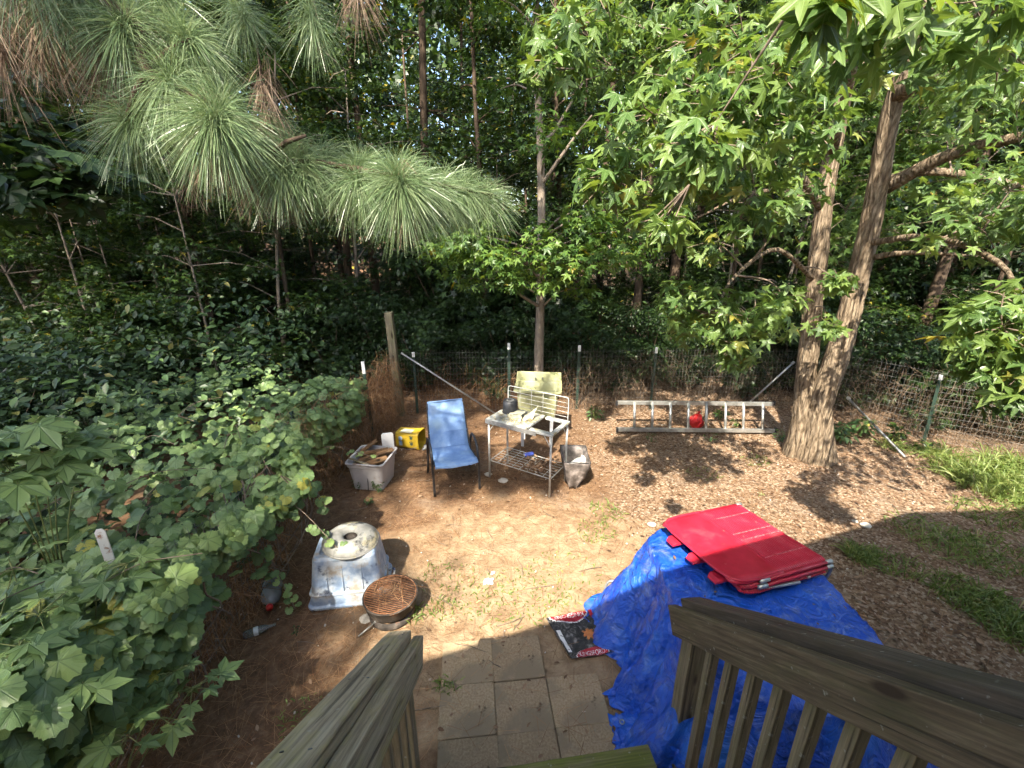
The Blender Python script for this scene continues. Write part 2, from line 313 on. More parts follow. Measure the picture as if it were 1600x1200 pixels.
M['red_vinyl'] = pm('red_vinyl', [(.3, (.40, .010, .026)), (.55, (.53, .022, .05)), (.75, (.58, .085, .105))], 5, 6, .38, bump=.1, spots=[((.55, .17, .14), 30, .70)])
M['stitch'] = pm('stitch', [(.4, (.42, .02, .035)), (.6, (.62, .16, .18))], 90, 3, .5, bump=.3)
M['red_cloth'] = pm('red_cloth', [(.3, (.45, .008, .01)), (.7, (.65, .02, .02))], 12, 4, .5, bump=.2)
M['clear_plastic'] = pm('clear_plastic', [(.3, (.34, .36, .35)), (.7, (.56, .58, .57))], 9, 5, .22, bump=.2)
M['clear_plastic'].node_tree.nodes['Principled BSDF'].inputs['Transmission Weight'].default_value = .55
M['glass'] = pm('glass', [(.3, (.45, .5, .45)), (.7, (.65, .7, .65))], 9, 3, .08, bump=0)
M['glass'].node_tree.nodes['Principled BSDF'].inputs['Transmission Weight'].default_value = .8
M['red_cap'] = pm('red_cap', [(.3, (.5, .01, .01)), (.7, (.6, .02, .02))], 9, 3, .4, bump=0)
M['mesh_sack'] = pm('mesh_sack', [(.35, (.035, .03, .027)), (.52, (.13, .11, .10)), (.68, (.32, .28, .26))], 8, 7, .6, bump=.6, bdist=.02)
M['paper'] = pm('paper', [(.3, (.48, .44, .28)), (.7, (.74, .71, .56))], 12, 6, .8, bump=.2, spots=[((.3, .25, .12), 14, .62)])
M['debris'] = pm('debris', [(.3, (.26, .21, .10)), (.55, (.48, .42, .24)), (.75, (.68, .64, .48))], 26, 7, .9, bump=.6, bdist=.01)
M['siding'] = pm('siding', [(.3, (.55, .53, .48)), (.7, (.66, .64, .58))], 5, 4, .6, bump=.05)
M['shingle'] = pm('shingle', [(.3, (.07, .065, .06)), (.7, (.15, .14, .13))], 22, 6, .9, bump=.4)
M['stone'] = pm('stone', [(.3, (.36, .32, .26)), (.7, (.66, .62, .55))], 20, 6, .85, bump=.4)
M['litter_white'] = pm('litter_white', [(.3, (.6, .6, .57)), (.7, (.8, .8, .78))], 12, 4, .6, bump=.2)
M['rope'] = pm('rope', [(.3, (.5, .5, .46)), (.7, (.7, .7, .66))], 40, 4, .8, bump=.3)

# woven fabric of the sling chair
def sling_mat():
    m, n, l, b = new_mat('sling_fabric')
    tc = n.new('ShaderNodeTexCoord')
    nz = n.new('ShaderNodeTexNoise'); nz.inputs['Scale'].default_value = 5; nz.inputs['Detail'].default_value = 7; nz.inputs['Roughness'].default_value = .7; l.new(tc.outputs['Object'], nz.inputs['Vector'])
    r = ramp(n, [(.3, (.13, .24, .50)), (.5, (.20, .335, .60)), (.66, (.30, .43, .64)), (.8, (.40, .48, .58))]); l.new(nz.outputs['Fac'], r.inputs[0])
    q = n.new('ShaderNodeTexNoise'); q.inputs['Scale'].default_value = 3.2; q.inputs['Detail'].default_value = 6; l.new(tc.outputs['Object'], q.inputs['Vector'])
    rr = ramp(n, [(.52, (0, 0, 0)), (.68, (.6, .6, .6))]); l.new(q.outputs['Fac'], rr.inputs[0])
    mx = n.new('ShaderNodeMixRGB'); mx.inputs[2].default_value = (.22, .31, .36, 1); l.new(rr.outputs[0], mx.inputs[0]); l.new(r.outputs[0], mx.inputs[1])
    l.new(mx.outputs[0], b.inputs['Base Color']); b.inputs['Roughness'].default_value = .8; b.inputs['Specular IOR Level'].default_value = .2
    ck = n.new('ShaderNodeTexChecker'); ck.inputs['Scale'].default_value = 260; l.new(tc.outputs['Object'], ck.inputs['Vector'])
    bp = n.new('ShaderNodeBump'); bp.inputs['Strength'].default_value = .25; bp.inputs['Distance'].default_value = .002; l.new(ck.outputs['Fac'], bp.inputs['Height']); l.new(bp.outputs[0], b.inputs['Normal'])
    return m
M['sling'] = sling_mat()
def tarp_mat():
    m, n, l, b = new_mat('tarp_blue')
    tc = n.new('ShaderNodeTexCoord')
    nz = n.new('ShaderNodeTexNoise'); nz.inputs['Scale'].default_value = 2.4; nz.inputs['Detail'].default_value = 6; l.new(tc.outputs['Object'], nz.inputs['Vector'])
    r = ramp(n, [(.3, (.008, .05, .40)), (.55, (.012, .09, .52)), (.75, (.03, .17, .60))]); l.new(nz.outputs['Fac'], r.inputs[0])
    d = n.new('ShaderNodeTexNoise'); d.inputs['Scale'].default_value = 9; d.inputs['Detail'].default_value = 8; d.inputs['Roughness'].default_value = .75; l.new(tc.outputs['Object'], d.inputs['Vector'])
    rr = ramp(n, [(.52, (0, 0, 0)), (.72, (.5, .5, .5))]); l.new(d.outputs['Fac'], rr.inputs[0])
    mx = n.new('ShaderNodeMixRGB'); mx.inputs[2].default_value = (.30, .34, .40, 1); l.new(rr.outputs[0], mx.inputs[0]); l.new(r.outputs[0], mx.inputs[1])
    l.new(mx.outputs[0], b.inputs['Base Color']); b.inputs['Roughness'].default_value = .34; b.inputs['Specular IOR Level'].default_value = .6
    v = n.new('ShaderNodeTexVoronoi'); v.feature = 'DISTANCE_TO_EDGE'; v.inputs['Scale'].default_value = 9
    ds = n.new('ShaderNodeTexNoise'); ds.inputs['Scale'].default_value = 6; ds.inputs['Detail'].default_value = 3; l.new(tc.outputs['Object'], ds.inputs['Vector'])
    mxv = n.new('ShaderNodeMixRGB'); mxv.inputs[0].default_value = .18; l.new(tc.outputs['Object'], mxv.inputs[1]); l.new(ds.outputs['Color'], mxv.inputs[2])
    l.new(mxv.outputs[0], v.inputs['Vector'])
    v2 = n.new('ShaderNodeTexVoronoi'); v2.feature = 'F1'; v2.inputs['Scale'].default_value = 17; l.new(mxv.outputs[0], v2.inputs['Vector'])
    sm = n.new('ShaderNodeMath'); sm.operation = 'ADD'; l.new(v.outputs['Distance'], sm.inputs[0])
    hf = n.new('ShaderNodeMath'); hf.operation = 'MULTIPLY'; hf.inputs[1].default_value = .12; l.new(v2.outputs['Distance'], hf.inputs[0]); l.new(hf.outputs[0], sm.inputs[1])
    bp = n.new('ShaderNodeBump'); rn = n.new('ShaderNodeTexNoise'); rn.inputs['Scale'].default_value = 5.5; rn.inputs['Detail'].default_value = 4; rn.inputs['Roughness'].default_value = .55; rn.inputs['Distortion'].default_value = 1.4; l.new(tc.outputs['Object'], rn.inputs['Vector'])
    r1 = n.new('ShaderNodeMath'); r1.operation = 'SUBTRACT'; r1.inputs[1].default_value = .5; l.new(rn.outputs['Fac'], r1.inputs[0]); r2 = n.new('ShaderNodeMath'); r2.operation = 'ABSOLUTE'; l.new(r1.outputs[0], r2.inputs[0])
    r3 = n.new('ShaderNodeMath'); r3.operation = 'MULTIPLY_ADD'; r3.inputs[1].default_value = -3.0; l.new(r2.outputs[0], r3.inputs[0]); l.new(sm.outputs[0], r3.inputs[2]); sm = r3
    bp.inputs['Strength'].default_value = .8; bp.inputs['Distance'].default_value = .022; l.new(sm.outputs[0], bp.inputs['Height']); l.new(bp.outputs[0], b.inputs['Normal'])
    return m
M['tarp'] = tarp_mat()

# ------------------------------------------------------------------ ground
def ground_mat():
    m, n, l, b = new_mat('ground_soil')
    tc = n.new('ShaderNodeTexCoord')
    def noise(s, d=7, ro=.65, vec=None, dist=0):
        q = n.new('ShaderNodeTexNoise'); q.inputs['Scale'].default_value = s; q.inputs['Detail'].default_value = d; q.inputs['Roughness'].default_value = ro; q.inputs['Distortion'].default_value = dist
        l.new(vec or tc.outputs['Object'], q.inputs['Vector']); return q.outputs['Fac']
    def mth(op, a, b_=None, v=None):
        q = n.new('ShaderNodeMath'); q.operation = op
        l.new(a, q.inputs[0])
        if b_ is not None: l.new(b_, q.inputs[1])
        if v is not None: q.inputs[1].default_value = v
        return q.outputs[0]
    sand = ramp(n, [(.3, (.20, .13, .076)), (.5, (.31, .215, .13)), (.7, (.41, .30, .19))]); l.new(noise(7), sand.inputs[0])
    soil = ramp(n, [(.3, (.085, .05, .028)), (.5, (.17, .10, .058)), (.72, (.27, .175, .105))]); l.new(noise(16, 9, .75), soil.inputs[0])
    chip = n.new('ShaderNodeTexVoronoi'); chip.inputs['Scale'].default_value = 52; l.new(tc.outputs['Object'], chip.inputs['Vector'])
    sp0 = n.new('ShaderNodeSeparateColor'); l.new(chip.outputs['Color'], sp0.inputs[0])
    chips = ramp(n, [(.0, (.09, .055, .034)), (.35, (.19, .12, .075)), (.7, (.29, .20, .13)), (1, (.45, .36, .27))]); l.new(sp0.outputs[0], chips.inputs[0])
    sp = n.new('ShaderNodeSeparateXYZ'); l.new(tc.outputs['Object'], sp.inputs[0])
    X, Y = sp.outputs[0], sp.outputs[1]
    # worn bare patch in the middle of the yard
    dx = mth('MULTIPLY', mth('SUBTRACT', X, v=.15), v=.62); dy = mth('MULTIPLY', mth('SUBTRACT', Y, v=3.0), v=.62)
    r2 = mth('ADD', mth('MULTIPLY', dx, dx), mth('MULTIPLY', dy, dy))
    rr = mth('ADD', r2, mth('MULTIPLY', mth('SUBTRACT', noise(2.2, 6), v=.5), v=2.6))
    bare = ramp(n, [(.35, (1, 1, 1)), (1.0, (0, 0, 0))]); l.new(rr, bare.inputs[0])
    # chipped bark and leaf litter to the right
    rx = mth('ADD', mth('MULTIPLY', X, v=.55), mth('MULTIPLY', mth('SUBTRACT', noise(1.6, 6), v=.5), v=2.0))
    right = ramp(n, [(.25, (0, 0, 0)), (.8, (.85, .85, .85))]); l.new(rx, right.inputs[0])
    m1 = n.new('ShaderNodeMixRGB'); l.new(right.outputs[0], m1.inputs[0]); l.new(soil.outputs[0], m1.inputs[1]); l.new(chips.outputs[0], m1.inputs[2])
    m2 = n.new('ShaderNodeMixRGB'); l.new(bare.outputs[0], m2.inputs[0]); l.new(m1.outputs[0], m2.inputs[1]); l.new(sand.outputs[0], m2.inputs[2])
    # grey worn soil in places
    gw = ramp(n, [(.55, (0, 0, 0)), (.72, (.6, .6, .6))]); l.new(noise(1.3, 5), gw.inputs[0])
    m3 = n.new('ShaderNodeMixRGB'); m3.inputs[2].default_value = (.26, .21, .16, 1); l.new(gw.outputs[0], m3.inputs[0]); l.new(m2.outputs[0], m3.inputs[1])
    l.new(m3.outputs[0], b.inputs['Base Color']); b.inputs['Roughness'].default_value = .95; b.inputs['Specular IOR Level'].default_value = .1
    hh = mth('ADD', noise(45, 6, .7), mth('MULTIPLY', noise(9, 5), v=1.6))
    bp = n.new('ShaderNodeBump'); bp.inputs['Strength'].default_value = .8; bp.inputs['Distance'].default_value = .018; l.new(hh, bp.inputs['Height']); l.new(bp.outputs[0], b.inputs['Normal'])
    return m
M['ground'] = ground_mat()
def gz(x, y):
    d = math.hypot(x, y - 3)
    a = .008 * hsh(x * 1.9, y * 1.9) - .008
    if d > 6: a += .12 * min(1, (d - 6) / 8) * hsh(x * .35, y * .35)
    return a
def axis(a, b):
    out = []; x = a
    while x < b:
        out.append(x); x += .12 if -8 < x < 9 else .12 + .14 * (abs(x) - 7)
    return out + [b]
xs = axis(-220, 220); ys = axis(-220, 220)
vs = [(x, y, gz(x, y)) for y in ys for x in xs]; nx = len(xs)
g = MB(); g.v = vs; g.f = [(j * nx + i, j * nx + i + 1, (j + 1) * nx + i + 1, (j + 1) * nx + i) for j in range(len(ys) - 1) for i in range(nx - 1)]
struct(g.build('ground', M['ground'], smooth=True))

# ------------------------------------------------------------------ house behind the viewer and deck
E0 = Vector((-.58, -.72, 4.2)); ED = Vector((1, .36, 0)).normalized(); EN = Vector((ED.y, -ED.x, 0))   # EN points away from the yard
house = thing('house', 'pale sided house with grey shingle roof behind the deck', 'house')
a0 = E0 - ED * 3.2; a1 = E0 + ED * 3.85; a2 = a1 + Vector((9, .25, 0))
def slab(q, th=.16):
    q2 = [p_ - Vector((0, 0, th)) for p_ in q]; return MB().add(q + q2, [(0, 1, 2, 3), (7, 6, 5, 4), (0, 4, 5, 1), (1, 5, 6, 2), (2, 6, 7, 3), (3, 7, 4, 0)])
rise = Vector((0, 0, 1.6))
slab([a0, a1, a1 + EN * 5 + rise, a0 + EN * 5 + rise]).build('roof', M['shingle'], house)
slab([a1 + Vector((.01, 0, 0)), a2, a2 + Vector((.5, -5, 1.6)), a1 + EN * 5 + rise + Vector((.01, 0, 0))]).build('roof', M['shingle'], house)
for (wa, wb, nn) in ((a0 + EN * .75 + ED * .4, a1 + EN * .75 - ED * .1, EN), (a1 + Vector((.35, -.75, 0)), a2 + Vector((-.4, -.75, 0)), Vector((0, -1, 0)))):
    b_ = MB()
    for k in range(20):
        z0 = .1 + k * .2; p0 = Vector((wa.x, wa.y, z0)); p1 = Vector((wb.x, wb.y, z0)); t_ = nn * .16; up = Vector((0, 0, .199))
        b_.add([p0, p1, p1 + up + nn * .02, p0 + up + nn * .02, p0 + t_, p1 + t_, p1 + t_ + up, p0 + t_ + up], [(0, 1, 2, 3), (7, 6, 5, 4), (0, 4, 5, 1), (3, 2, 6, 7), (0, 3, 7, 4), (1, 5, 6, 2)])
    b_.build('wall', M['siding'], house)

YAW = R(5.0); SF = Vector((-math.sin(YAW), math.cos(YAW), 0)); SR = Vector((math.cos(YAW), math.sin(YAW), 0))   # stair forward / right
SL = .78
stairs = thing('wooden_staircase', 'weathered mossy wooden deck stairs with railings on both sides', 'stairs')
def disc0(q, r, mat):
    n = 10; nn = (Vector((0, 0, 1)) + SF * SL).normalized(); u = nn.orthogonal().normalized(); v = nn.cross(u)
    ring = [q + (u * math.cos(2 * PI * k / n) + v * math.sin(2 * PI * k / n)) * r for k in range(n)]
    MB().rings([ring, [p + nn * .0015 for p in ring]], cap0=True, cap1=True).build('screw', mat, stairs)
def rail(end, inner, mats, nb, cap_l=1.9, tip=0):
    """end = middle of the lower end of the cap; inner = direction towards the steps (SR or -SR)"""
    end = Vector(end); back = -SF; dirv = (back + Vector((0, 0, SL))).normalized()
    c = plank('cap_rail', end, end + dirv * cap_l, .105, .048, mats[0], stairs, .005, .0015, up=(0, 0, 1))
    s0 = end + inner * .079 + Vector((0, 0, -.104)) + dirv * .004
    plank('side_rail', s0, s0 + dirv * (cap_l - .05), .046, .14, mats[1], stairs, .004, .0012)
    for d_ in (.05, .09, .75, 1.25):
        for w_ in (-.028, .028):
            q = end + dirv * d_ + inner * w_ + Vector((0, 0, .0295)); disc0(q, .0048, M['black_metal'])
    nw = end + back * .085 + Vector((0, 0, -.03)) + inner * -.005
    o = plank('newel_post', (nw.x, nw.y, 0), (nw.x, nw.y, nw.z + .02), .095, .095, mats[2], stairs, .004, .001, up=SF)
    for k in range(nb):
        d = .285 + .13 * k
        p = end + back * d + inner * .035; zt = end.z + SL * d - .09
        plank('baluster', (p.x, p.y, max(.30, zt - 1.02)), (p.x, p.y, zt), .042, .042, mats[2], stairs, .003, .001, up=SF)
    b0 = end + inner * .055 + back * .14 + Vector((0, 0, -1.0))
    plank('bottom_rail', b0, b0 + dirv * (cap_l - .3), .038, .09, mats[1], stairs, .004)
rail((.915, 1.80, 1.10), -SR, (M['rail_cap'], M['rail_dark'], M['rail_post']), 9)
rail((-.525, 1.60, 1.10), SR, (M['rail_grey'], M['rail_grey'], M['rail_post']), 8)
# treads: the lowest one shows as a mossy edge at the bottom of the view
for k in range(5):
    z = .25 + .225 * k
    mid = Vector((.20, 1.578, 0)) - SF * (.29 * k); yw = Vector((math.cos(R(8)), math.sin(R(8)), 0))
    for j in range(2):
        c = mid - SF * (.075 + .145 * j) + Vector((0, 0, z + .02 - .0025 * j))
        plank('tread', c - yw * .54, c + yw * .54, .138, .04, M['tread'], stairs, .006, .0015)
for sx in (-.56, .98):
    p0 = Vector((.19, 1.52, 0)) + SR * (sx - .19) * .93; p1 = p0 - SF * 1.42
    plank('stringer', (p0.x, p0.y, .12), (p1.x, p1.y, 1.12), .04, .24, M['rail_post'], stairs, .004)
deck = thing('wooden_deck', 'grey wooden deck at the head of the stairs', 'deck')
for k in range(9):
    y0 = .02 - k * .145
    plank('deck_board', (-1.4, y0 - .12, 1.31), (1.9, y0 + .17, 1.31), .138, .035, M['rail_grey'], deck, .004)
for (x, y) in ((-1.3, -.1), (1.8, .1), (-1.3, -1.0), (1.8, -.8)):
    plank('deck_post', (x, y, 0), (x, y, 1.29), .095, .095, M['rail_post'], deck, .004, up=(0, 1, 0))

# ------------------------------------------------------------------ paving slabs
M['paver'] = pm('paver', [(.3, (.25, .18, .11)), (.5, (.335, .25, .16)), (.7, (.42, .325, .215))], 70, 6, .92, bump=.5, bdist=.006, spots=[((.21, .21, .15), 4.5, .6), ((.255, .20, .135), 3.0, .51), ((.10, .075, .05), 14, .68)], spec=.15)
_n = M['paver'].node_tree.nodes; _l = M['paver'].node_tree.links; _b = _n['Principled BSDF']; _src = _b.inputs['Base Color'].links[0].from_socket
_oi = _n.new('ShaderNodeObjectInfo'); _r = ramp(_n, [(0, (.82, .80, .77)), (.5, (1, .98, .95)), (1, (1.14, 1.10, 1.03))]); _l.new(_oi.outputs['Random'], _r.inputs[0])
_m = _n.new('ShaderNodeMixRGB'); _m.blend_type = 'MULTIPLY'; _m.inputs[0].default_value = 1; _l.new(_src, _m.inputs[1]); _l.new(_r.outputs[0], _m.inputs[2]); _l.new(_m.outputs[0], _b.inputs['Base Color'])
paving = struct(empty('paved_path', (-.515, 2.50, 0), R(6)))
pv = MB().rings([rrect(.355, .335, .01, -.03, 2), rrect(.355, .335, .01, .012, 2), rrect(.348, .328, .01, .016, 2)], cap1=True)
pme = None
for j in range(5):
    for i in range(3):
        if j == 0 and i == 2: continue
        if pme is None:
            o = pv.build('paver', M['paver'], paving); pme = o.data
        else:
            o = link('paver', pme, None, paving)
        o.location = (.18 + .357 * i + random.uniform(-.004, .004), -.165 - .337 * j + random.uniform(-.005, .005), random.uniform(-.006, .003))
        o.rotation_euler = (R(random.uniform(-.7, .7)), R(random.uniform(-.7, .7)), R(random.uniform(-1.2, 1.2)))

# ------------------------------------------------------------------ leaves
def tmpl(vs, fs):
    v = np.array(vs, float); return v, np.array(fs, int), v[:, :2].copy()
def star_leaf(hi=True, sp=15, sinus=.33):
    vs = [(0, .10, .035)]; L = [(-116, .60), (-57, .88), (0, 1.0), (57, .88), (116, .60)]; per = []
    for k, (a, r) in enumerate(L):
        if hi:
            per.append((a - sp, r * .58, .0)); per.append((a, r, -.13 * r)); per.append((a + sp, r * .58, .0))
        else: per.append((a, r, -.13))
        if k < 4: per.append(((a + L[k + 1][0]) / 2, sinus, .03))
    vs += [(r * math.sin(R(a)), .10 + r * math.cos(R(a)), z) for (a, r, z) in per] + [(0, 0, .0)]
    k = len(vs) - 1
    fs = [(0, i + 1, i) for i in range(1, k)] + [(0, 1, k)]
    v = [(x, y, z) for x, y, z in vs]
    return tmpl(v, fs)
def grape_leaf():
    vs = [(0, .0, .06)]; per = []
    n = 25
    for k in range(n):
        a = -158 + 316 * k / (n - 1)
        r = .62 * (1 + .18 * math.cos(R(a)) + .07 * math.cos(R(a * 3))) * (1.0 if k % 2 == 0 else .87)
        z = .05 * math.cos(R(a * 4.2)) - .10 * (r ** 2)
        per.append((r * math.sin(R(a)), .12 + r * math.cos(R(a)), z))
    # an inner ring keeps the pleats
    inner = [(x * .5, .06 + (y - .12) * .5, .06 + .4 * z) for (x, y, z) in per]
    vs += inner + per
    fs = [(0, i + 2, i + 1) for i in range(n - 1)]
    for i in range(n - 1):
        fs += [(1 + i, 2 + i, 1 + n + i), (2 + i, 2 + n + i, 1 + n + i)]
    return tmpl(vs, fs)
def oval_leaf():
    vs = [(0, 0, 0), (-.26, .35, .04), (0, .4, -.04), (.26, .35, .04), (-.2, .7, 0), (.2, .7, 0), (0, 1.05, -.12)]
    return tmpl(vs, [(0, 2, 1), (0, 3, 2), (1, 2, 4), (2, 3, 5), (2, 6, 4), (2, 5, 6)])
def flake_leaf():
    return tmpl([(0, 0, 0), (-.36, .45, .08), (.36, .45, .08), (0, 1, -.05)], [(0, 2, 1), (1, 2, 3)])
BROAD = star_leaf(True, 25, .47); CURL = star_leaf(True, 17, .36); CURL[0][:, 2] = CURL[0][:, 2] * .6 - .30 * (CURL[0][:, 0] ** 2) - .16 * CURL[0][:, 1] ** 2 + .10 * CURL[0][:, 0]; CURL[0][:, 0] *= .92; STAR = star_leaf(True); STARL = star_leaf(False); GRAPE = grape_leaf(); OVAL = oval_leaf(); FLAKE = flake_leaf()

def norm(a): return a / np.maximum(np.linalg.norm(a, axis=1, keepdims=True), 1e-9)
def bases(nrm, tip, size):
    """columns x, y(tip), z(normal), scaled"""
    z = norm(nrm); y = tip - z * np.sum(tip * z, axis=1, keepdims=True)
    bad = np.linalg.norm(y, axis=1) < 1e-3; y[bad] = np.cross(z[bad], [1, 0, 0.01]); y = norm(y); x = np.cross(y, z)
    return np.stack([x, y, z], axis=2) * size[:, None, None]
def mesh_np(name, V, F, mat, UV=None, var=None, parent=None, smooth=False):
    me = bpy.data.meshes.new(name); nf = len(F); k = F.shape[1]
    me.vertices.add(len(V)); me.vertices.foreach_set('co', V.astype(np.float32).ravel())
    me.loops.add(nf * k); me.loops.foreach_set('vertex_index', F.astype(np.int32).ravel())
    me.polygons.add(nf); me.polygons.foreach_set('loop_start', np.arange(0, nf * k, k, dtype=np.int32)); me.polygons.foreach_set('loop_total', np.full(nf, k, dtype=np.int32))
    if smooth: me.polygons.foreach_set('use_smooth', np.ones(nf, dtype=bool))
    me.update(calc_edges=True)
    if UV is not None:
        u = me.uv_layers.new(name='UVMap'); u.data.foreach_set('uv', UV[F.ravel()].astype(np.float32).ravel())
    if var is not None:
        a = me.attributes.new('var', 'FLOAT', 'POINT'); a.data.foreach_set('value', var.astype(np.float32))
    return link(name, me, mat, parent)
def leaves_mesh(name, T, B, P, mat, parent=None, var=None):
    tv, tf, tu = T; N = len(P); k = len(tv)
    V = (np.einsum('nij,kj->nki', B, tv) + P[:, None, :]).reshape(-1, 3)
    F = (tf[None] + (np.arange(N) * k)[:, None, None]).reshape(-1, tf.shape[1])
    UV = np.tile(tu, (N, 1)); va = rng.random(N) if var is None else var
    return mesh_np(name, V, F, mat, UV, np.repeat(va, k), parent)
_tm = {}
def leaf_set(parent, T, tname, B, P, mat, budget=300, off=None, rest='foliage'):
    """the leaves that show largest are objects of their own, the remainder one mesh; off = world place of the parent"""
    W = P if off is None else P + np.array(off)
    x, y, d = proj(W)
    ok = (d > .3) & (x > -20) & (x < 1620) & (y > -20) & (y < 1220)
    fac = np.abs(B[:, :, 2] @ np.array([0, -.5, .86])) / np.maximum(np.linalg.norm(B[:, :, 2], axis=1), 1e-6)
    score = np.where(ok, np.linalg.norm(B[:, :, 1], axis=1) / np.maximum(d, .1) * (.4 + fac), -1)
    order = np.argsort(-score); pick = [i for i in order[:budget] if score[i] > 0]
    key = (tname, mat.name)
    if key not in _tm:
        me = bpy.data.meshes.new(tname); me.from_pydata([tuple(q) for q in T[0]], [], [tuple(int(i) for i in f) for f in T[1]]); me.update()
        u = me.uv_layers.new(name='UVMap'); u.data.foreach_set('uv', T[2][T[1].ravel()].astype(np.float32).ravel())
        a = me.attributes.new('var', 'FLOAT', 'POINT'); a.data.foreach_set('value', np.zeros(len(T[0]), np.float32))
        me.materials.append(mat); _tm[key] = me
    for i in pick:
        o = bpy.data.objects.new('leaf', _tm[key]); COL.objects.link(o); o.parent = parent
        Mx = Matrix(B[i].tolist()).to_4x4(); Mx.translation = P[i].tolist(); o.matrix_local = Mx
    keep = np.ones(len(P), bool); keep[pick] = False
    if keep.any():
        o = leaves_mesh(rest, T, B[keep], P[keep], mat, parent); o['kind'] = 'stuff'
def two_sets(parent, B, P, mat):
    k = rng.random(len(P)) < .5
    leaf_set(parent, STAR, 'star_leaf', B[k], P[k], mat, 150); leaf_set(parent, CURL, 'curled_star_leaf', B[~k], P[~k], mat, 150)
def gauss(n, s=1.0): return rng.normal(0, s, (n, 3))
def cluster(c, r, n, size, up=.9, out=.5, droop=.5, flat=.65, jit=.45):
    """leaves round a twig: normals mostly upwards, tips outwards and down"""
    d = norm(gauss(n)); rad = rng.random(n)[:, None] ** .45
    P = np.array(c) + d * rad * np.array([r, r, r * flat])
    nrm = np.array([0, 0, up]) + d * out + gauss(n, jit)
    tip = d * np.array([1, 1, .3]) + np.array([0, 0, -droop]) + gauss(n, .35)
    return P, bases(nrm, tip, size * rng.uniform(.5, 1.22, n))
def clusters(cs, n, size, **k):
    Ps, Bs = [], []
    for (c, r, f) in cs:
        P, B = cluster(c, r, max(3, int(n * f)), size, **k); Ps.append(P); Bs.append(B)
    return np.concatenate(Ps), np.concatenate(Bs)
def strands(name, P0, D, L, wd, mat, parent=None, droop=0.0, seg=2, flat=False):
    """thin blades or needles: P0 start, D direction, L length, bending down"""
    N = len(P0); D = norm(D); side = np.cross(D, np.array([0, 0, 1.0]) if flat else norm(gauss(N))); side = norm(side)
    V = []
    for k in range(seg + 1):
        t = k / seg
        c = P0 + D * (L * t)[:, None] + np.array([0, 0, -1.0]) * (droop * L * t * t)[:, None]
        ww = wd * (1.0 if k < seg else .35)
        V.append(c - side * (ww / 2 if np.isscalar(ww) else (ww / 2)[:, None])); V.append(c + side * (ww / 2 if np.isscalar(ww) else (ww / 2)[:, None]))
    V = np.stack(V, 1).reshape(-1, 3); kk = 2 * (seg + 1)
    F = np.array([[2 * s, 2 * s + 1, 2 * s + 3, 2 * s + 2] for s in range(seg)])
    F = (F[None] + (np.arange(N) * kk)[:, None, None]).reshape(-1, 4)
    return mesh_np(name, V, F, mat, None, np.repeat(rng.random(N), kk), parent)

# ------------------------------------------------------------------ the double-stemmed sweet gum
random.seed(17)
def stem_path(pix): return [at(*q) for q in pix]
gb = gp(1262, 712); gb.z = 0
gum = thing('sweet_gum_tree', 'large double-stemmed tree with star-shaped leaves beside the ladder', 'tree', gb)
def loc(v): return Vector(v) - gb
stA = [Vector((gb.x - .06, gb.y + .06, -.1)), at(1257, 620, 5.42), at(1270, 480, 5.45), at(1290, 300, 5.5), at(1322, 120, 5.6), Vector((3.5, 5.7, 5.6)), Vector((3.3, 5.9, 7.6)), Vector((3.1, 6.0, 9.8))]
stB = [Vector((gb.x + .07, gb.y - .04, -.1)), at(1283, 630, 5.30), at(1316, 530, 5.28), at(1342, 430, 5.26), at(1372, 290, 5.2), at(1402, 140, 5.05), Vector((3.75, 4.7, 5.3)), Vector((4.1, 4.2, 7.2)), Vector((4.4, 3.9, 9.4))]
b_ = MB()
def bumpy_tube(b_, pts, r0, r1, n=14, flare=0, k=6, jit=.06):
    P = smooth_path(pts, k); m = len(P); rs = []
    for i in range(m):
        t = i / (m - 1); rr = r0 * (1 - t) + r1 * t
        if flare: rr += flare * max(0, 1 - t * 9) ** 1.6
        rs.append(rr)
    k0 = len(b_.v); b_.tube(P, rs, n)
    for i in range(k0, len(b_.v)):
        v = Vector(b_.v[i]); c = P[min((i - k0) // n, m - 1)]; d = v - c
        b_.v[i] = tuple(c + d * (1 + jit * math.sin(v.z * 5 + (i % n) * 2.3) + jit * .8 * random.uniform(-1, 1)))
    return P
PA = bumpy_tube(b_, [loc(q) for q in stA], .135, .03, flare=.12)
PB = bumpy_tube(b_, [loc(q) for q in stB], .158, .03, flare=.13)
b_.build('trunk', M['bark_gum'], gum, smooth=True)
limbs = [([(1385, 292, 5.2), (1480, 243, 4.7), (1600, 212, 4.2), (1720, 190, 3.9)], .075),
         ([(1402, 150, 5.05), (1475, 85, 4.5), (1560, -5, 3.9), (1640, -120, 3.4)], .085),
         ([(1380, 285, 5.2), (1440, 268, 5.0), (1520, 275, 4.8), (1600, 292, 4.6), (1700, 320, 4.5)], .055),
         ([(1352, 405, 5.26), (1400, 396, 5.0), (1470, 396, 4.7), (1560, 405, 4.5)], .035),
         ([(1285, 330, 5.5), (1230, 240, 4.9), (1180, 190, 4.2), (1110, 190, 3.4)], .045),
         ([(1275, 440, 5.45), (1215, 390, 5.0), (1150, 430, 4.2), (1120, 480, 3.6)], .03),
         ([(1300, 240, 5.5), (1340, 60, 4.5), (1330, -60, 3.2), (1310, -90, 1.9)], .05),
         ([(1290, 300, 5.5), (1180, 300, 5.2), (1090, 340, 4.8)], .03), ([(1355, 380, 5.25), (1450, 370, 4.4), (1560, 410, 3.3), (1600, 500, 2.7)], .035)]
limb_pts = []
for (pix, r) in limbs:
    bb = MB(); P = bumpy_tube(bb, [loc(at(*q)) for q in pix], r, r * .3, n=8, k=5)
    bb.build('limb', M['bark_gum'], gum, smooth=True); limb_pts += P
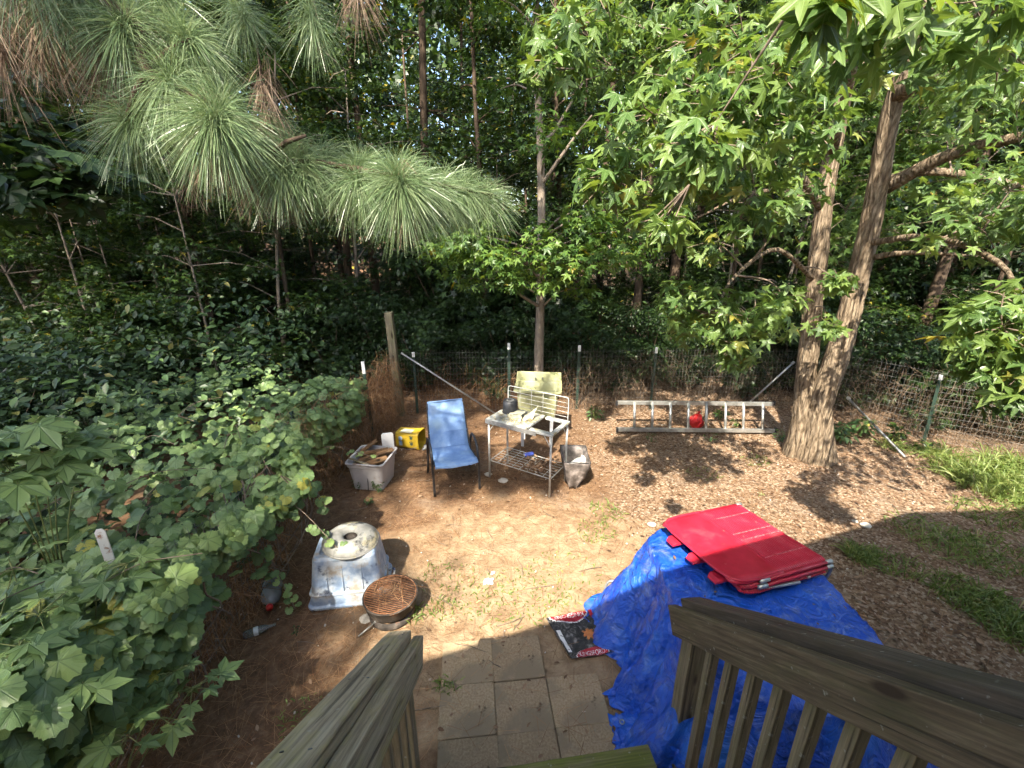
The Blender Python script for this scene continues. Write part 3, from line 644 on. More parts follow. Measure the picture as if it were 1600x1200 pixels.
near = [(1090, 235, 2.45, .22, 1), (1040, 350, 2.35, .13, .5), (1010, 190, 2.9, .30, 1), (1150, 180, 2.8, .32, 1.2), (955, 285, 3.0, .24, .8), (1185, 330, 3.0, .22, .8), (1215, 125, 2.7, .3, 1),
        (1085, 140, 3.1, .36, 1.2), (1282, 4, 1.35, .07, .22), (1375, 25, 1.9, .22, .8), (1470, 30, 2.1, .28, .9), (1560, 90, 2.5, .3, .9), (1260, 200, 3.2, .3, 1),
        (1100, 492, 3.5, .34, 1.5), (1180, 498, 3.6, .30, 1.2), (1062, 465, 3.7, .22, .7), (1150, 548, 3.4, .16, .6), (1228, 470, 4.0, .2, .7), (1290, 510, 4.7, .16, .5), (1310, 440, 4.8, .16, .5),
        (1555, 520, 2.5, .25, 1.2), (1595, 590, 2.4, .22, 1), (1525, 565, 2.6, .15, .5), (1585, 475, 2.7, .22, .8), (1560, 620, 2.5, .12, .4),
        (880, 50, 3.6, .3, 1), (860, 105, 3.5, .18, .6), (935, 20, 3.9, .35, 1), (1010, 50, 4.2, .4, 1), (1020, 110, 4.3, .35, .9), (930, 110, 4.4, .3, .6), (1090, 60, 3.9, .35, 1), (1160, 60, 3.7, .35, 1),
        (1000, 330, 3.6, .2, .6), (1060, 290, 3.4, .25, .7), (1130, 270, 3.3, .25, .8), (1200, 240, 3.6, .3, .8), (1120, 380, 4.4, .3, .6), (1240, 300, 4.3, .3, .8)]
cs = [(loc(at(x, y, Y)), r, f) for (x, y, Y, r, f) in near]
for k in range(46):        # the rest of the crown that hangs into the view from the right
    x = random.uniform(1230, 1640); y = random.uniform(-60, 420); Y = random.uniform(3.6, 6.6)
    if 1225 < x < 1460 and 70 < y < 470 and Y < 5.7: Y = random.uniform(5.9, 6.8)
    cs.append((loc(at(x, y, Y)), random.uniform(.3, .5), 1.0))
bb = MB()
src = [Vector(q) for q in limb_pts] + [q for q in PA if q.z > 1.9] + [q for q in PB if q.z > 1.9]
for (c, r, f) in cs:
    c = Vector(c); s = min(src, key=lambda q: (q - c).length + .3 * max(0, q.z - c.z))
    midp = (s + c) / 2 + Vector((random.uniform(-.1, .1), random.uniform(-.1, .1), .12 * (s - c).length))
    L = smooth_path([s, midp, c], 4)
    if (s - c).length < .9: bb.tube(L, [.011 - .009 * i / (len(L) - 1) for i in range(len(L))], 5, cap=False)
    for _ in range(7):
        e = c + Vector((random.gauss(0, 1), random.gauss(0, 1), random.gauss(0, .6))).normalized() * r * .9
        bb.tube([midp.lerp(c, .7), c.lerp(e, .5) + Vector((0, 0, .02)), e], [.005, .004, .002], 4, cap=False)
bb.build('twigs', M['twig'], gum, smooth=True)['kind'] = 'stuff'
for (x, y, z, r) in ((3.0, 1.7, 3.9, .4), (3.5, 1.9, 3.8, .45), (4.0, 2.2, 3.9, .45), (4.3, 1.8, 3.6, .4), (3.7, 2.5, 4.2, .4), (4.6, 2.6, 3.9, .45), (3.3, 2.3, 4.3, .35)): cs.append((loc(Vector((x, y, z))), r, 1.0))  # unseen clusters added to shade the ground right of the trunk
P, B = clusters(cs, 98, .098, droop=.75, up=.6, out=.5, flat=.8, jit=.5)
two_sets(gum, B, P, M['gum_leaf'])
# upper crown over the yard, above the view: it shades the woods behind
cs = []
for k in range(90):
    z = random.uniform(5.8, 10.5); a = random.uniform(0, 2 * PI); rr = 4.1 * math.sqrt(random.random()) * (1.1 - abs(z - 8) / 6)
    q = Vector((3.3 + rr * math.cos(a), 4.6 + rr * math.sin(a), z))
    cs.append((loc(q), random.uniform(.5, .9), 1.0))
P, B = clusters(cs, 62, .15, droop=.5)
o = leaves_mesh('upper_crown', STARL, B, P, M['gum_leaf'], gum); o['kind'] = 'stuff'

# ------------------------------------------------------------------ slender tree behind the old sink
sb = gp(843, 642); sb.z = 0
slim = thing('slender_tree', 'slender straight tree with star-shaped leaves behind the yellowed sink', 'tree', sb)
def sl(v): return Vector(v) - sb
Y0 = sb.y
tr = [Vector((0, 0, -.1)), sl(at(842, 560, Y0)), sl(at(845, 440, Y0)), sl(at(846, 300, Y0)), sl(at(841, 150, Y0)), sl(at(838, 20, Y0)), Vector((-.1, .1, 6.6)), Vector((-.2, .2, 8.6))]
b_ = MB(); PT = bumpy_tube(b_, tr, .085, .02, n=10, flare=.04, jit=.03); b_.build('trunk', M['bark_pale'], slim, smooth=True)
cs = [(sl(at(x, y, Y)), r, f) for (x, y, Y, r, f) in [(700, 400, 6.2, .4, 1), (755, 385, 6.0, .4, 1), (810, 425, 6.2, .35, 1), (880, 395, 6.0, .42, 1), (930, 370, 6.2, .42, 1), (985, 395, 6.4, .4, .8), (905, 450, 6.6, .3, .6),
      (735, 435, 6.4, .3, .8), (860, 440, 6.0, .3, .8), (690, 370, 6.6, .3, .5), (960, 330, 6.5, .35, .6), (1000, 360, 6.7, .35, .5), (905, 330, 6.4, .3, .5),
      (720, 380, 5.8, .36, 1), (775, 405, 5.7, .36, 1), (835, 390, 5.7, .36, 1), (900, 410, 5.7, .38, 1), (950, 400, 5.8, .36, .9), (860, 360, 5.9, .36, .9), (680, 385, 6.0, .3, .7), (760, 350, 6.1, .3, .7), (800, 440, 5.9, .26, .6), (920, 350, 5.9, .36, .9)]]
for k in range(26): cs.append((sl(at(random.uniform(740, 960), random.uniform(-200, 230), random.uniform(6.0, 8))), random.uniform(.3, .5), .8))
bb = MB()
for (c, r, f) in cs:
    c = Vector(c); s = min((q for q in PT if q.z > 1.3), key=lambda q: abs(q.z - c.z + .3)); m_ = (s + c) / 2 + Vector((0, 0, .1))
    L = smooth_path([s, m_, c], 4); bb.tube(L, [.018 - .014 * i / (len(L) - 1) for i in range(len(L))], 5, cap=False)
for pix in ([(845, 290, Y0), (880, 240, Y0 - .2), (905, 205, Y0 - .3), (925, 180, Y0 - .4)], [(845, 235, Y0), (872, 195, Y0 - .2), (910, 130, Y0 - .3)], [(845, 480, Y0), (815, 462, Y0 - .3), (790, 440, Y0 - .5)]):
    bb.tube(smooth_path([sl(at(*q)) for q in pix], 4), [.03 - .02 * i / (4 * (len(pix) - 1)) for i in range(4 * (len(pix) - 1) + 1)], 6)
bb.build('branches', M['bark_pale'], slim, smooth=True)['kind'] = 'stuff'
P, B = clusters(cs, 112, .092, droop=.5, up=.9)
two_sets(slim, B, P, M['slim_leaf'])

# ------------------------------------------------------------------ pine limb reaching in from the left
pb = Vector((-3.6, 1.1, 0))
pine = thing('long_needled_pine', 'long-needled pine whose bough reaches across the upper left', 'tree', pb)
def pl(v): return Vector(v) - pb
b_ = MB(); bumpy_tube(b_, [(0, 0, -.1), (.02, 0, 2), (.05, .02, 5), (0, .1, 9), (.1, .1, 17)], .17, .05, flare=.06, jit=.05); b_.build('trunk', M['bark_dark'], pine, smooth=True)
bough = [Vector((-3.55, 1.12, 4.3)), Vector((-2.6, 1.6, 4.15)), at(150, -10, 2.05), at(230, 110, 2.0), at(330, 165, 2.0), at(420, 244, 2.05), at(510, 256, 2.15), at(620, 275, 2.15), at(700, 292, 2.35), at(775, 305, 2.55)]
b_ = MB(); bp_ = bumpy_tube(b_, [pl(q) for q in bough], .028, .007, n=8, k=5, jit=.04)
for (a, c) in (((230, 110, 2.0), (300, 60, 2.1)), ((230, 110, 2.0), (195, 190, 1.95)), ((150, -10, 2.05), (190, 42, 2.0)), ((420, 244, 2.05), (478, 212, 2.0)), ((330, 165, 2.0), (335, 190, 1.9)), ((620, 275, 2.15), (632, 305, 2.05))):
    p0, p1 = pl(at(*a)), pl(at(*c)); b_.tube([p0, (p0 + p1) / 2 + Vector((0, 0, .015)), p1], [.012, .01, .006], 6)
b_.build('bough', M['bark_dark'], pine, smooth=True)
cs = []
for k in range(75):
    a = random.uniform(0, 2 * PI); rr = 2.5 * math.sqrt(random.random()); cs.append((Vector((rr * math.cos(a), rr * math.sin(a), random.uniform(8.5, 17))), random.uniform(.5, .8), 1))
n = 90 * 150; P, B = clusters(cs, 150, .2, droop=.4); o = leaves_mesh('upper_crown', FLAKE, B, P, M['needle'], pine); o['kind'] = 'stuff'
def tuft(c, ax, n, L, mat, name='needle_tuft', wd=.0017, spread=1.05, droop=.38, dens=.075):
    ax = np.array(Vector(ax).normalized()); d = norm(gauss(n)); d = norm(d * spread + ax[None] * .55)
    back = rng.random(n) ** 1.3; P0 = np.array(c)[None] - ax[None] * (back * dens * 2.6)[:, None] + gauss(n, .005)
    d = norm(d - ax[None] * (.25 * back)[:, None])
    return strands(name, P0, d, L * rng.uniform(.75, 1.1, n), wd, mat, pine, droop, 3)
for (x, y, Y, L, n, ax) in [(190, 44, 2.0, .27, 420, (.1, -.5, -.3)), (300, 62, 2.1, .27, 430, (.6, -.3, -.2)), (200, 195, 1.95, .25, 380, (-.2, -.5, -.5)), (332, 192, 1.85, .30, 620, (.1, -.7, -.4)),
                            (425, 205, 2.2, .22, 260, (.9, -.1, .1)), (440, 275, 2.05, .24, 520, (0, -.5, -.5)), (520, 275, 2.2, .24, 520, (.3, -.4, -.4)), (628, 292, 2.05, .27, 760, (.3, -.6, -.3)),
                            (690, 300, 2.35, .25, 520, (.7, -.3, -.2)), (765, 306, 2.55, .25, 460, (.9, -.2, -.2)), (575, 265, 2.25, .22, 360, (.2, -.3, -.1)), (120, -10, 2.1, .3, 420, (-.3, -.4, -.3)),
                            (250, -20, 2.3, .28, 380, (.4, -.3, .1)), (60, 10, 2.2, .28, 320, (-.3, -.3, -.5)), (490, 45, 3.0, .27, 260, (.1, -.2, -.8)), (385, 30, 3.1, .25, 260, (.3, -.2, -.3)), (20, -60, 1.9, .3, 300, (-.3, -.3, -.5)),
                            (375, 215, 2.0, .22, 300, (.5, -.4, -.3)), (480, 262, 2.1, .22, 420, (.5, -.5, -.3)), (560, 285, 2.1, .24, 420, (.2, -.6, -.4)), (655, 292, 2.2, .25, 420, (.5, -.5, -.4)), (730, 304, 2.45, .24, 400, (.6, -.4, -.4)), (260, 130, 1.95, .24, 320, (.1, -.6, -.4))]:
    tuft(pl(at(x, y, Y)), ax, int(n * 1.9), L * .84, M['needle'])
# unseen second bough added above the view to shade the chair and the table
ub = [Vector((-3.5, 1.15, 5.6)), Vector((-2.6, 1.1, 5.5)), Vector((-1.8, 1.2, 5.35)), Vector((-1.2, 1.5, 5.25)), Vector((-.8, 1.9, 5.2))]
b_ = MB(); bumpy_tube(b_, [pl(q) for q in ub], .03, .008, n=8, k=5, jit=.04); b_.build('bough', M['bark_dark'], pine, smooth=True)
for k in range(26):
    u_ = random.uniform(-2.75, -1.35); w_ = random.uniform(3.7, 6.7); z_ = random.uniform(5.0, 5.6); wv = w_ - .9014 * z_
    tuft(pl(Vector((u_ * .943 + wv * .333, -u_ * .333 + wv * .943, z_))), (random.uniform(-.5, .5), random.uniform(-.5, .5), -.4), 300, .24, M['needle'], wd=.004)
for (x, y, Y, L, n) in [(35, 30, 2.15, .26, 260), (75, 70, 2.1, .24, 160), (165, 120, 2.1, .22, 160), (215, 110, 2.1, .18, 120), (250, 130, 2.1, .2, 130), (335, 235, 2.0, .17, 130), (415, 190, 2.15, .17, 130), (405, 285, 2.1, .16, 160), (635, 340, 2.1, .13, 120),
                        (560, 0, 3.2, .25, 160), (300, 290, 2.3, .14, 90), (480, 290, 2.2, .15, 90), (5, 90, 2.0, .24, 130), (350, 250, 2.15, .16, 150), (240, 95, 2.2, .16, 110), (425, 175, 2.2, .16, 110), (395, 295, 2.15, .17, 160), (640, 335, 2.2, .14, 130), (450, 310, 2.2, .14, 100), (180, 110, 2.15, .18, 100)]:
    tuft(pl(at(x, y, Y)), (0, -.1, -1), n, L, M['dead_needle'], 'dead_needles', .0022, .38, .25, .09)

# ------------------------------------------------------------------ woods: prototypes, then individuals
def proto_tree(kind, seed):
    random.seed(seed); b_ = MB(); cs = []
    if kind == 'tall':
        H = 13; b_pts = [(0, 0, -.2), (random.uniform(-.1, .1), random.uniform(-.1, .1), 3), (random.uniform(-.3, .3), random.uniform(-.3, .3), 7), (random.uniform(-.4, .4), random.uniform(-.4, .4), H)]
        PP = bumpy_tube(b_, b_pts, .11, .02, n=9, flare=.05, jit=.04)
        for k in range(34):
            z = random.uniform(2.0, H); s = min(PP, key=lambda q: abs(q.z - z)); a = random.uniform(0, 2 * PI); l_ = random.uniform(.6, 2.4) * (1.1 - .05 * z)
            e = s + Vector((math.cos(a) * l_, math.sin(a) * l_, random.uniform(-.2, .7)))
            L = smooth_path([s, (s + e) / 2 + Vector((0, 0, .15)), e], 3); b_.tube(L, [.028 - .022 * i / (len(L) - 1) for i in range(len(L))], 5, cap=False)
            cs.append((e, random.uniform(.45, .85), 1)); cs.append(((s + e) / 2, .5, .5))
        N, size, T = 260, .12, FLAKE
    elif kind == 'under':
        H = 5.5; b_pts = [(0, 0, -.2), (random.uniform(-.2, .2), random.uniform(-.2, .2), 1.6), (random.uniform(-.5, .5), random.uniform(-.5, .5), H)]
        PP = bumpy_tube(b_, b_pts, .05, .012, n=7, jit=.03)
        for k in range(30):
            z = random.uniform(.7, H); s = min(PP, key=lambda q: abs(q.z - z)); a = random.uniform(0, 2 * PI); l_ = random.uniform(.4, 1.5)
            e = s + Vector((math.cos(a) * l_, math.sin(a) * l_, random.uniform(-.1, .5)))
            b_.tube([s, (s + e) / 2 + Vector((0, 0, .1)), e], [.015, .01, .004], 4, cap=False); cs.append((e, random.uniform(.3, .6), 1))
        N, size, T = 170, .085, STARL
    elif kind == 'pine':
        H = 15; b_pts = [(0, 0, -.2), (random.uniform(-.15, .15), 0, 5), (random.uniform(-.3, .3), random.uniform(-.3, .3), H)]
        PP = bumpy_tube(b_, b_pts, .15, .05, n=9, flare=.05, jit=.05)
        for k in range(40):
            z = random.uniform(.9, 9); s = min(PP, key=lambda q: abs(q.z - z)); a = random.uniform(0, 2 * PI); l_ = random.uniform(.4, 1.9)
            e = s + Vector((math.cos(a) * l_, math.sin(a) * l_, random.uniform(-.5, .3))); m_ = (s + e) / 2 + Vector((random.uniform(-.1, .1), random.uniform(-.1, .1), .08))
            b_.tube([s, m_, e], [.014, .01, .003], 4, cap=False)
            if random.random() < .5: b_.tube([m_, m_ + Vector((random.uniform(-.4, .4), random.uniform(-.4, .4), random.uniform(-.3, .2)))], [.006, .002], 4, cap=False)
        for k in range(26):
            z = random.uniform(7, H + .5); a = random.uniform(0, 2 * PI); l_ = random.uniform(.4, 2.0); cs.append((Vector((math.cos(a) * l_, math.sin(a) * l_, z)), random.uniform(.5, .8), 1))
        N, size, T = 220, .13, FLAKE
    else:
        for k in range(12):
            a = random.uniform(0, 2 * PI); rr = random.uniform(.1, .9); e = Vector((math.cos(a) * rr, math.sin(a) * rr, random.uniform(.35, 1.75)))
            b_.tube([(random.uniform(-.1, .1), random.uniform(-.1, .1), -.05), e * .5 + Vector((0, 0, .15)), e], [.014, .01, .004], 4, cap=False)
            cs.append((e, random.uniform(.28, .48), 1)); cs.append((e * .6, .3, .6))
        N, size, T = 150, .075, STARL if kind == 'shrub' else OVAL
    return b_, cs, N, size, T
PROTO = {}
def get_proto(kind, seed, leafmat, barkmat):
    b_, cs, N, size, T = proto_tree(kind, seed)
    t = bpy.data.meshes.new('trunk'); t.from_pydata(b_.v, [], b_.f); t.update(); t.polygons.foreach_set('use_smooth', [True] * len(t.polygons)); t.materials.append(barkmat)
    P, B = clusters(cs, N, size, droop=.4, up=1.0, flat=.6)
    o = leaves_mesh('crown', T, B, P, leafmat); me = o.data; bpy.data.objects.remove(o)
    return t, me
for (kd, n) in (('tall', 3), ('under', 3), ('pine', 2), ('shrub', 2), ('oval', 2)):
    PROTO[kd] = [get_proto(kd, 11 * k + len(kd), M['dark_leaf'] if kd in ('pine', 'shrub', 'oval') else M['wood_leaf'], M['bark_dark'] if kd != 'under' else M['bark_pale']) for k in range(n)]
random.seed(21)
NAMES = dict(tall='broadleaf_tree', under='understory_tree', pine='woodland_pine', shrub='shrub', oval='shrub')
CATS = dict(tall='tree', under='tree', pine='tree', shrub='shrub', oval='shrub')
WHAT = dict(tall='tall leafy tree', under='thin young leafy tree', pine='bare-stemmed pine', shrub='star-leaved shrub', oval='oval-leaved shrub')
def plant(kind, x, y, s=1.0, label=None, group=None, k=None):
    t, c = PROTO[kind][random.randrange(len(PROTO[kind])) if k is None else k]
    pxx = 800 + FPX * x / (y * math.cos(_p) + 1.6 * math.sin(_p))
    side = next(t for (lim, t) in ((150, 'at the far left edge'), (330, 'behind the left half of the vine mound'), (560, 'behind the right end of the vine mound'), (680, 'behind the wooden post'), (800, 'behind the blue chair and table'), (960, 'behind the slender tree'), (1220, 'behind the ladder'), (1400, 'behind the double-stemmed tree'), (9e9, 'behind the right-hand fence')) if pxx < lim)
    far = 'deep in the woods' if y > 15 else ('inside the woods' if y > 10 else 'just beyond the fence')
    o = thing(NAMES[kind], label or f'{WHAT[kind]} {far}, {side}', CATS[kind], (x, y, gz(x, y)), random.uniform(0, 2 * PI), group or f'{WHAT[kind]}s {far}, {side}')
    o.scale = (s, s, s * random.uniform(.92, 1.1))
    if kind in ('shrub', 'oval'): link('stems', t, None, o); link('foliage', c, None, o)
    else: link('trunk', t, None, o); link('crown', c, None, o)
    return o
def allowed(x, y):
    if y > 7.6 and (x < 4.5 or y > 7.6 + 0): return True
    if x < -4.6 and y > 2.6: return True
    if x > 5.6 and y > 6.9 - .72 * (x - 5.2) + .5: return True
    return False
spots = []
def scatter(kind, n, ymin, ymax, dmin, smin, smax):
    tries = 0; got = 0
    while got < n and tries < 6000:
        tries += 1; y = random.uniform(ymin, ymax); x = random.uniform(-1.25 * y - 2, 1.25 * y + 2)
        if not allowed(x, y): continue
        if any(math.hypot(x - a, y - b) < dmin * (.6 + .04 * y) for (a, b, kk) in spots if kk == kind): continue
        spots.append((x, y, kind)); plant(kind, x, y, random.uniform(smin, smax)); got += 1
# stems that can be told apart on the left
for (px_, Y, kd, s) in ((112, 9.0, 'pine', .85), (20, 8.2, 'pine', .9), (178, 10.5, 'pine', 1.5), (255, 12, 'pine', .9), (420, 13, 'pine', .8), (310, 14, 'pine', 1.0), (560, 12, 'pine', .8), (690, 11, 'pine', .9), (500, 16, 'pine', .9), (760, 10, 'tall', .8), (1035, 10.0, 'pine', .9), (1130, 12, 'pine', .9), (930, 13, 'pine', .8)):
    p = at(px_, 600, Y); spots.append((p.x, Y, kd)); plant(kd, p.x, Y, s)
scatter('tall', 26, 8.5, 22, 1.7, .8, 1.15)
scatter('pine', 26, 9, 26, 1.5, .7, 1.1)
scatter('pine', 22, 8.2, 13, .8, .32, .5)
scatter('under', 40, 7.8, 16, 1.0, .7, 1.15)
scatter('tall', 26, 20, 34, 1.8, .9, 1.3)
random.seed(5)
for k in range(64):          # thicket that closes off the woodland floor
    y = random.uniform(9.2, 17); x = random.uniform(-1.2 * y, 1.2 * y); plant('shrub' if k % 3 else 'oval', x, y, random.uniform(1.1, 2.0))
random.seed(6)
for k in range(34):          # shrubs along the outside of the fence
    t = k / 33; x = -4.5 + 10.5 * t + random.uniform(-.3, .3); y = 7.75 + random.uniform(0, 1.3); plant('shrub' if k % 2 else 'oval', x, y, random.uniform(.6, 1.0))
for k in range(40):
    x = random.uniform(5.2, 10.5); y = 6.9 - .72 * (x - 5.2) + random.uniform(.55, 2.2); plant('shrub' if k % 2 else 'oval', x, y, random.uniform(.6, 1.0))
for k in range(20):
    x = random.uniform(-9, -4.2); y = random.uniform(4.0, 8.2); plant('oval' if k % 2 else 'shrub', x, y, random.uniform(.6, .95))
for k in range(16):
    x = random.uniform(-9.5, -4.3); y = random.uniform(5.6, 9.5); plant('under', x, y, random.uniform(.55, .85))
# far wood: one mass
n = 90000; a = rng.uniform(-1.0, 1.0, n); d = rng.uniform(34, 60, n)
P = np.stack([d * np.tan(a * .9), d, rng.uniform(-.2, 1, n) * 0 + rng.random(n) ** .8 * 24], 1); P[:, 0] += rng.normal(0, 1, n)
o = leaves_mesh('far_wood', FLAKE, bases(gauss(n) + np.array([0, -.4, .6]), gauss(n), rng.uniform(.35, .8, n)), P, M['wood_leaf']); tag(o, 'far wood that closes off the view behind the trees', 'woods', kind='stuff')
# unseen trees added left of the house, shading the vine hedge and left woods
for (x, y, r_, z0, z1, n, lb) in ((-9.5, -9.5, 2.9, 10, 27, 190, 'unseen tall broad tree added for shade left of the house, behind the viewer'), (-14, -7.5, 3.2, 11, 28, 150, 'unseen tall broad tree added for shade far left of the house')):
    sht = thing('unseen_shade_tree', lb, 'tree', (x, y, 0)); b_ = MB(); bumpy_tube(b_, [(0, 0, -.1), (.1, 0, 5), (-.1, .1, 14), (.1, 0, 26)], .30, .05, flare=.1); b_.build('trunk', M['bark_gum'], sht, smooth=True); cs = []
    for k in range(n):
        a = random.uniform(0, 2 * PI); rr = r_ * math.sqrt(random.random()); cs.append((Vector((rr * math.cos(a), rr * math.sin(a), random.uniform(z0, z1))), random.uniform(.6, 1.0), 1))
    if x > -10:
        for k in range(12): cs.append((Vector((random.uniform(-7.0, -5.5) - x, random.uniform(-9.9, -8.9) - y, random.uniform(13.2, 15.8))), .7, 1.0))  # extra clusters added to shade the nearest vines
    P, B = clusters(cs, 60, .2, droop=.5); o = leaves_mesh('crown', STARL, B, P, M['gum_leaf'], sht); o['kind'] = 'stuff'

# ------------------------------------------------------------------ wire fences, posts and braces
random.seed(3)
def wire_run(name, label, pts, H=1.05, dv=.052, dh=.09, wob=.012):
    base = Vector((pts[0][0], pts[0][1], 0))
    root = thing(name, label, 'fence', base)
    b_ = MB(); pts = [Vector((p[0], p[1], 0)) for p in pts]; seg = [(pts[i + 1] - pts[i]).length for i in range(len(pts) - 1)]; L = sum(seg)
    def P(s, z):
        k = 0
        while k < len(seg) - 1 and s > seg[k]: s -= seg[k]; k += 1
        q = pts[k].lerp(pts[k + 1], s / seg[k]); d = (pts[k + 1] - pts[k]).normalized(); nn = Vector((-d.y, d.x, 0))
        return q + nn * wob * (math.sin(s * 4.1 + z * 3) + math.sin(s * 9.7 - z * 5) * .5) + Vector((0, 0, z + .01 + .015 * math.sin(s * 2.3))) - base
    s = 0
    while s < L:
        b_.tube([P(s, z) for z in (0, H * .33, H * .66, H)], .0014, 3, cap=False); s += dv
    z = .02
    while z < H + .01:
        n = max(4, int(L / .18)); b_.tube([P(L * i / n, z) for i in range(n + 1)], .0014, 3, cap=False); z += dh
    b_.build('wire_mesh', M['wire'], root); return root
FL = [(-2.25, .9), (-2.12, 2.4), (-2.05, 2.9), (-2.35, 4.4), (-2.02, 5.86), (-1.86, 6.8)]
wire_run('wire_fence', 'wire mesh fence run under the vines on the left side', FL)
wire_run('wire_fence', 'wire mesh fence run along the back behind the table', [(-1.78, 6.9), (-.05, 7.05), (1.1, 7.06), (2.37, 7.1), (4.9, 7.15)])
wire_run('wire_fence', 'wire mesh fence run on the right by the grass', [(4.95, 7.1), (5.95, 5.9), (7.2, 5.0), (8.8, 4.2)])
def tpost(p, H, label, tip=.16, lean=(0, 0)):
    o = thing('metal_fence_post', label, 'fence post', (p[0], p[1], 0), random.uniform(-.4, .4), 'metal fence posts')
    def T_(z0, z1, off):
        b_ = MB(); l0 = Vector((lean[0] * z0, lean[1] * z0, 0)); l1 = Vector((lean[0] * z1, lean[1] * z1, 0))
        for (cx, cy, dx, dy) in ((0, 0, .042 + off, .007 + off), (0, .018, .007 + off, .03 + off)):
            vs = [(cx + sx * dx / 2 + l.x, cy + sy * dy / 2 + l.y, z) for (z, l) in ((z0, l0), (z1, l1)) for sy in (-1, 1) for sx in (-1, 1)]
            b_.add(vs, [(0, 2, 3, 1), (4, 5, 7, 6), (0, 1, 5, 4), (2, 6, 7, 3), (0, 4, 6, 2), (1, 3, 7, 5)])
        return b_
    T_(-.05, H - tip, 0).build('shaft', M['tpost_green'], o)
    if tip: T_(H - tip, H, .003).build('white_tip', M['tpost_white'], o)
tpost((-2.0, 5.86), 1.20, 'green metal fence post with long white tip left of the yellow bucket', .17, (-.03, 0))
tpost((-1.58, 6.93), 1.05, 'green metal fence post with short white tip just right of the wooden post', .08)
tpost((-.05, 7.08), 1.16, 'green metal fence post with white tip left of the slender tree', .1)
tpost((1.1, 7.1), 1.12, 'metal fence post just right of the slender tree', .1)
tpost((2.37, 7.13), 1.08, 'metal fence post behind the ladder, near its middle', .1)
tpost((5.98, 5.88), 1.0, 'dark metal fence post on the right by the tall grass', .07, (-.05, 0))
tpost((-2.38, 4.45), 1.05, 'dark green metal post half buried in vines behind the grey bin', 0)
wp = thing('wooden_fence_post', 'tall square wooden corner post of the wire fence', 'fence post', (-1.84, 6.86, 0))
plank('post', (0, 0, -.1), (-.06, .02, 1.70), .115, .115, M['post_wood'], wp, .006, .002, up=(0, 1, 0))
def pole(name, label, a, c, r, mat=M['galv']):
    a = Vector(a); c = Vector(c); low = a if a.z < c.z else c; hi = c if a.z < c.z else a
    o = thing(name, label, 'brace pole', (low.x, low.y, 0)); off = Vector((low.x, low.y, 0))
    MB().tube([low - off, hi - off], r, 8).build('tube', mat, o, smooth=True)
    d = (hi - low).normalized(); MB().tube([hi - off - d * .03, hi - off + d * .012], r * 1.5, 8).build('end_fitting', mat, o)
pole('brace_pole', 'grey brace pole sloping down from the wooden post to the fence foot', at(628, 552, 6.84), (-.22, 6.75, .03), .014)
pole('brace_pole', 'grey brace pole sloping down to the grass, right of the double-stemmed tree', at(1325, 622, 6.6), gp(1414, 714, .02), .017)
pole('brace_pole', 'grey brace pole rising behind the right end of the ladder', at(1172, 628, 6.95), at(1240, 566, 6.95), .016)

# ------------------------------------------------------------------ vines on the left fence
random.seed(9)
def xf(y):
    for i in range(len(FL) - 1):
        if FL[i][1] <= y <= FL[i + 1][1]:
            t = (y - FL[i][1]) / (FL[i + 1][1] - FL[i][1]); return FL[i][0] * (1 - t) + FL[i + 1][0] * t
    return FL[0][0] if y < FL[0][1] else FL[-1][0]
vbase = Vector((-2.1, 2.5, 0))
vine = thing('grape_vine', 'mound of toothed round vine leaves sprawling over the left fence', 'vine', vbase)
Ps, Ns, Ts, Ss = [], [], [], []
def hedge_z(x, y): return 1.02 + .13 * hsh(x * 1.1, y * 1.1) + max(0, .30 - .22 * (y - .9)) * .9 + .10 * min(1, max(0, -2.6 - x))
for k in range(5000):
    y = random.uniform(.55, 5.75) if random.random() < .82 else random.uniform(.55, 2.5)
    f = xf(y); ov = .20 + .14 * hsh(y * 2.3, 3.1) - (.1 if y > 4 else 0)
    if random.random() < .30:           # curtain on the yard side
        top = hedge_z(f, y); low = .30 + .25 * (hsh(y * 3.1, .7) + .6)
        if 2.35 < y < 3.5: low = .74
        if y > 3.6: low = .5
        t = random.random(); z = low + (top - low) * t; x = f + ov * (.4 + .8 * math.sin(t * 2.0)) + random.uniform(-.10, .05)
        nn = (random.gauss(.75, .35), random.gauss(-.35, .35), random.gauss(.75, .3)); tp = (random.gauss(.4, .3), random.gauss(-.1, .4), random.gauss(-.8, .3))
    else:
        d = 2.5 * random.random() ** 1.15; x = f + ov - d; z = hedge_z(x, y) - (.34 * random.random() ** 2) - (.25 * max(0, 1 - d / .12) if d < .12 else 0) + .04 * random.random()
        if y > 3.0 and d > .8 and random.random() < .62 + .2 * hsh(x * 2, y * 2): continue
        nn = (random.gauss(.15, .45), random.gauss(-.35, .4), random.gauss(.95, .25)); tp = (random.gauss(.35, .6), random.gauss(-.45, .5), random.gauss(-.25, .2))
    Ps.append((x - vbase.x, y - vbase.y, z)); Ns.append(nn); Ts.append(tp); Ss.append(random.uniform(.062, .118) * (1.08 if y < 2 else .95))
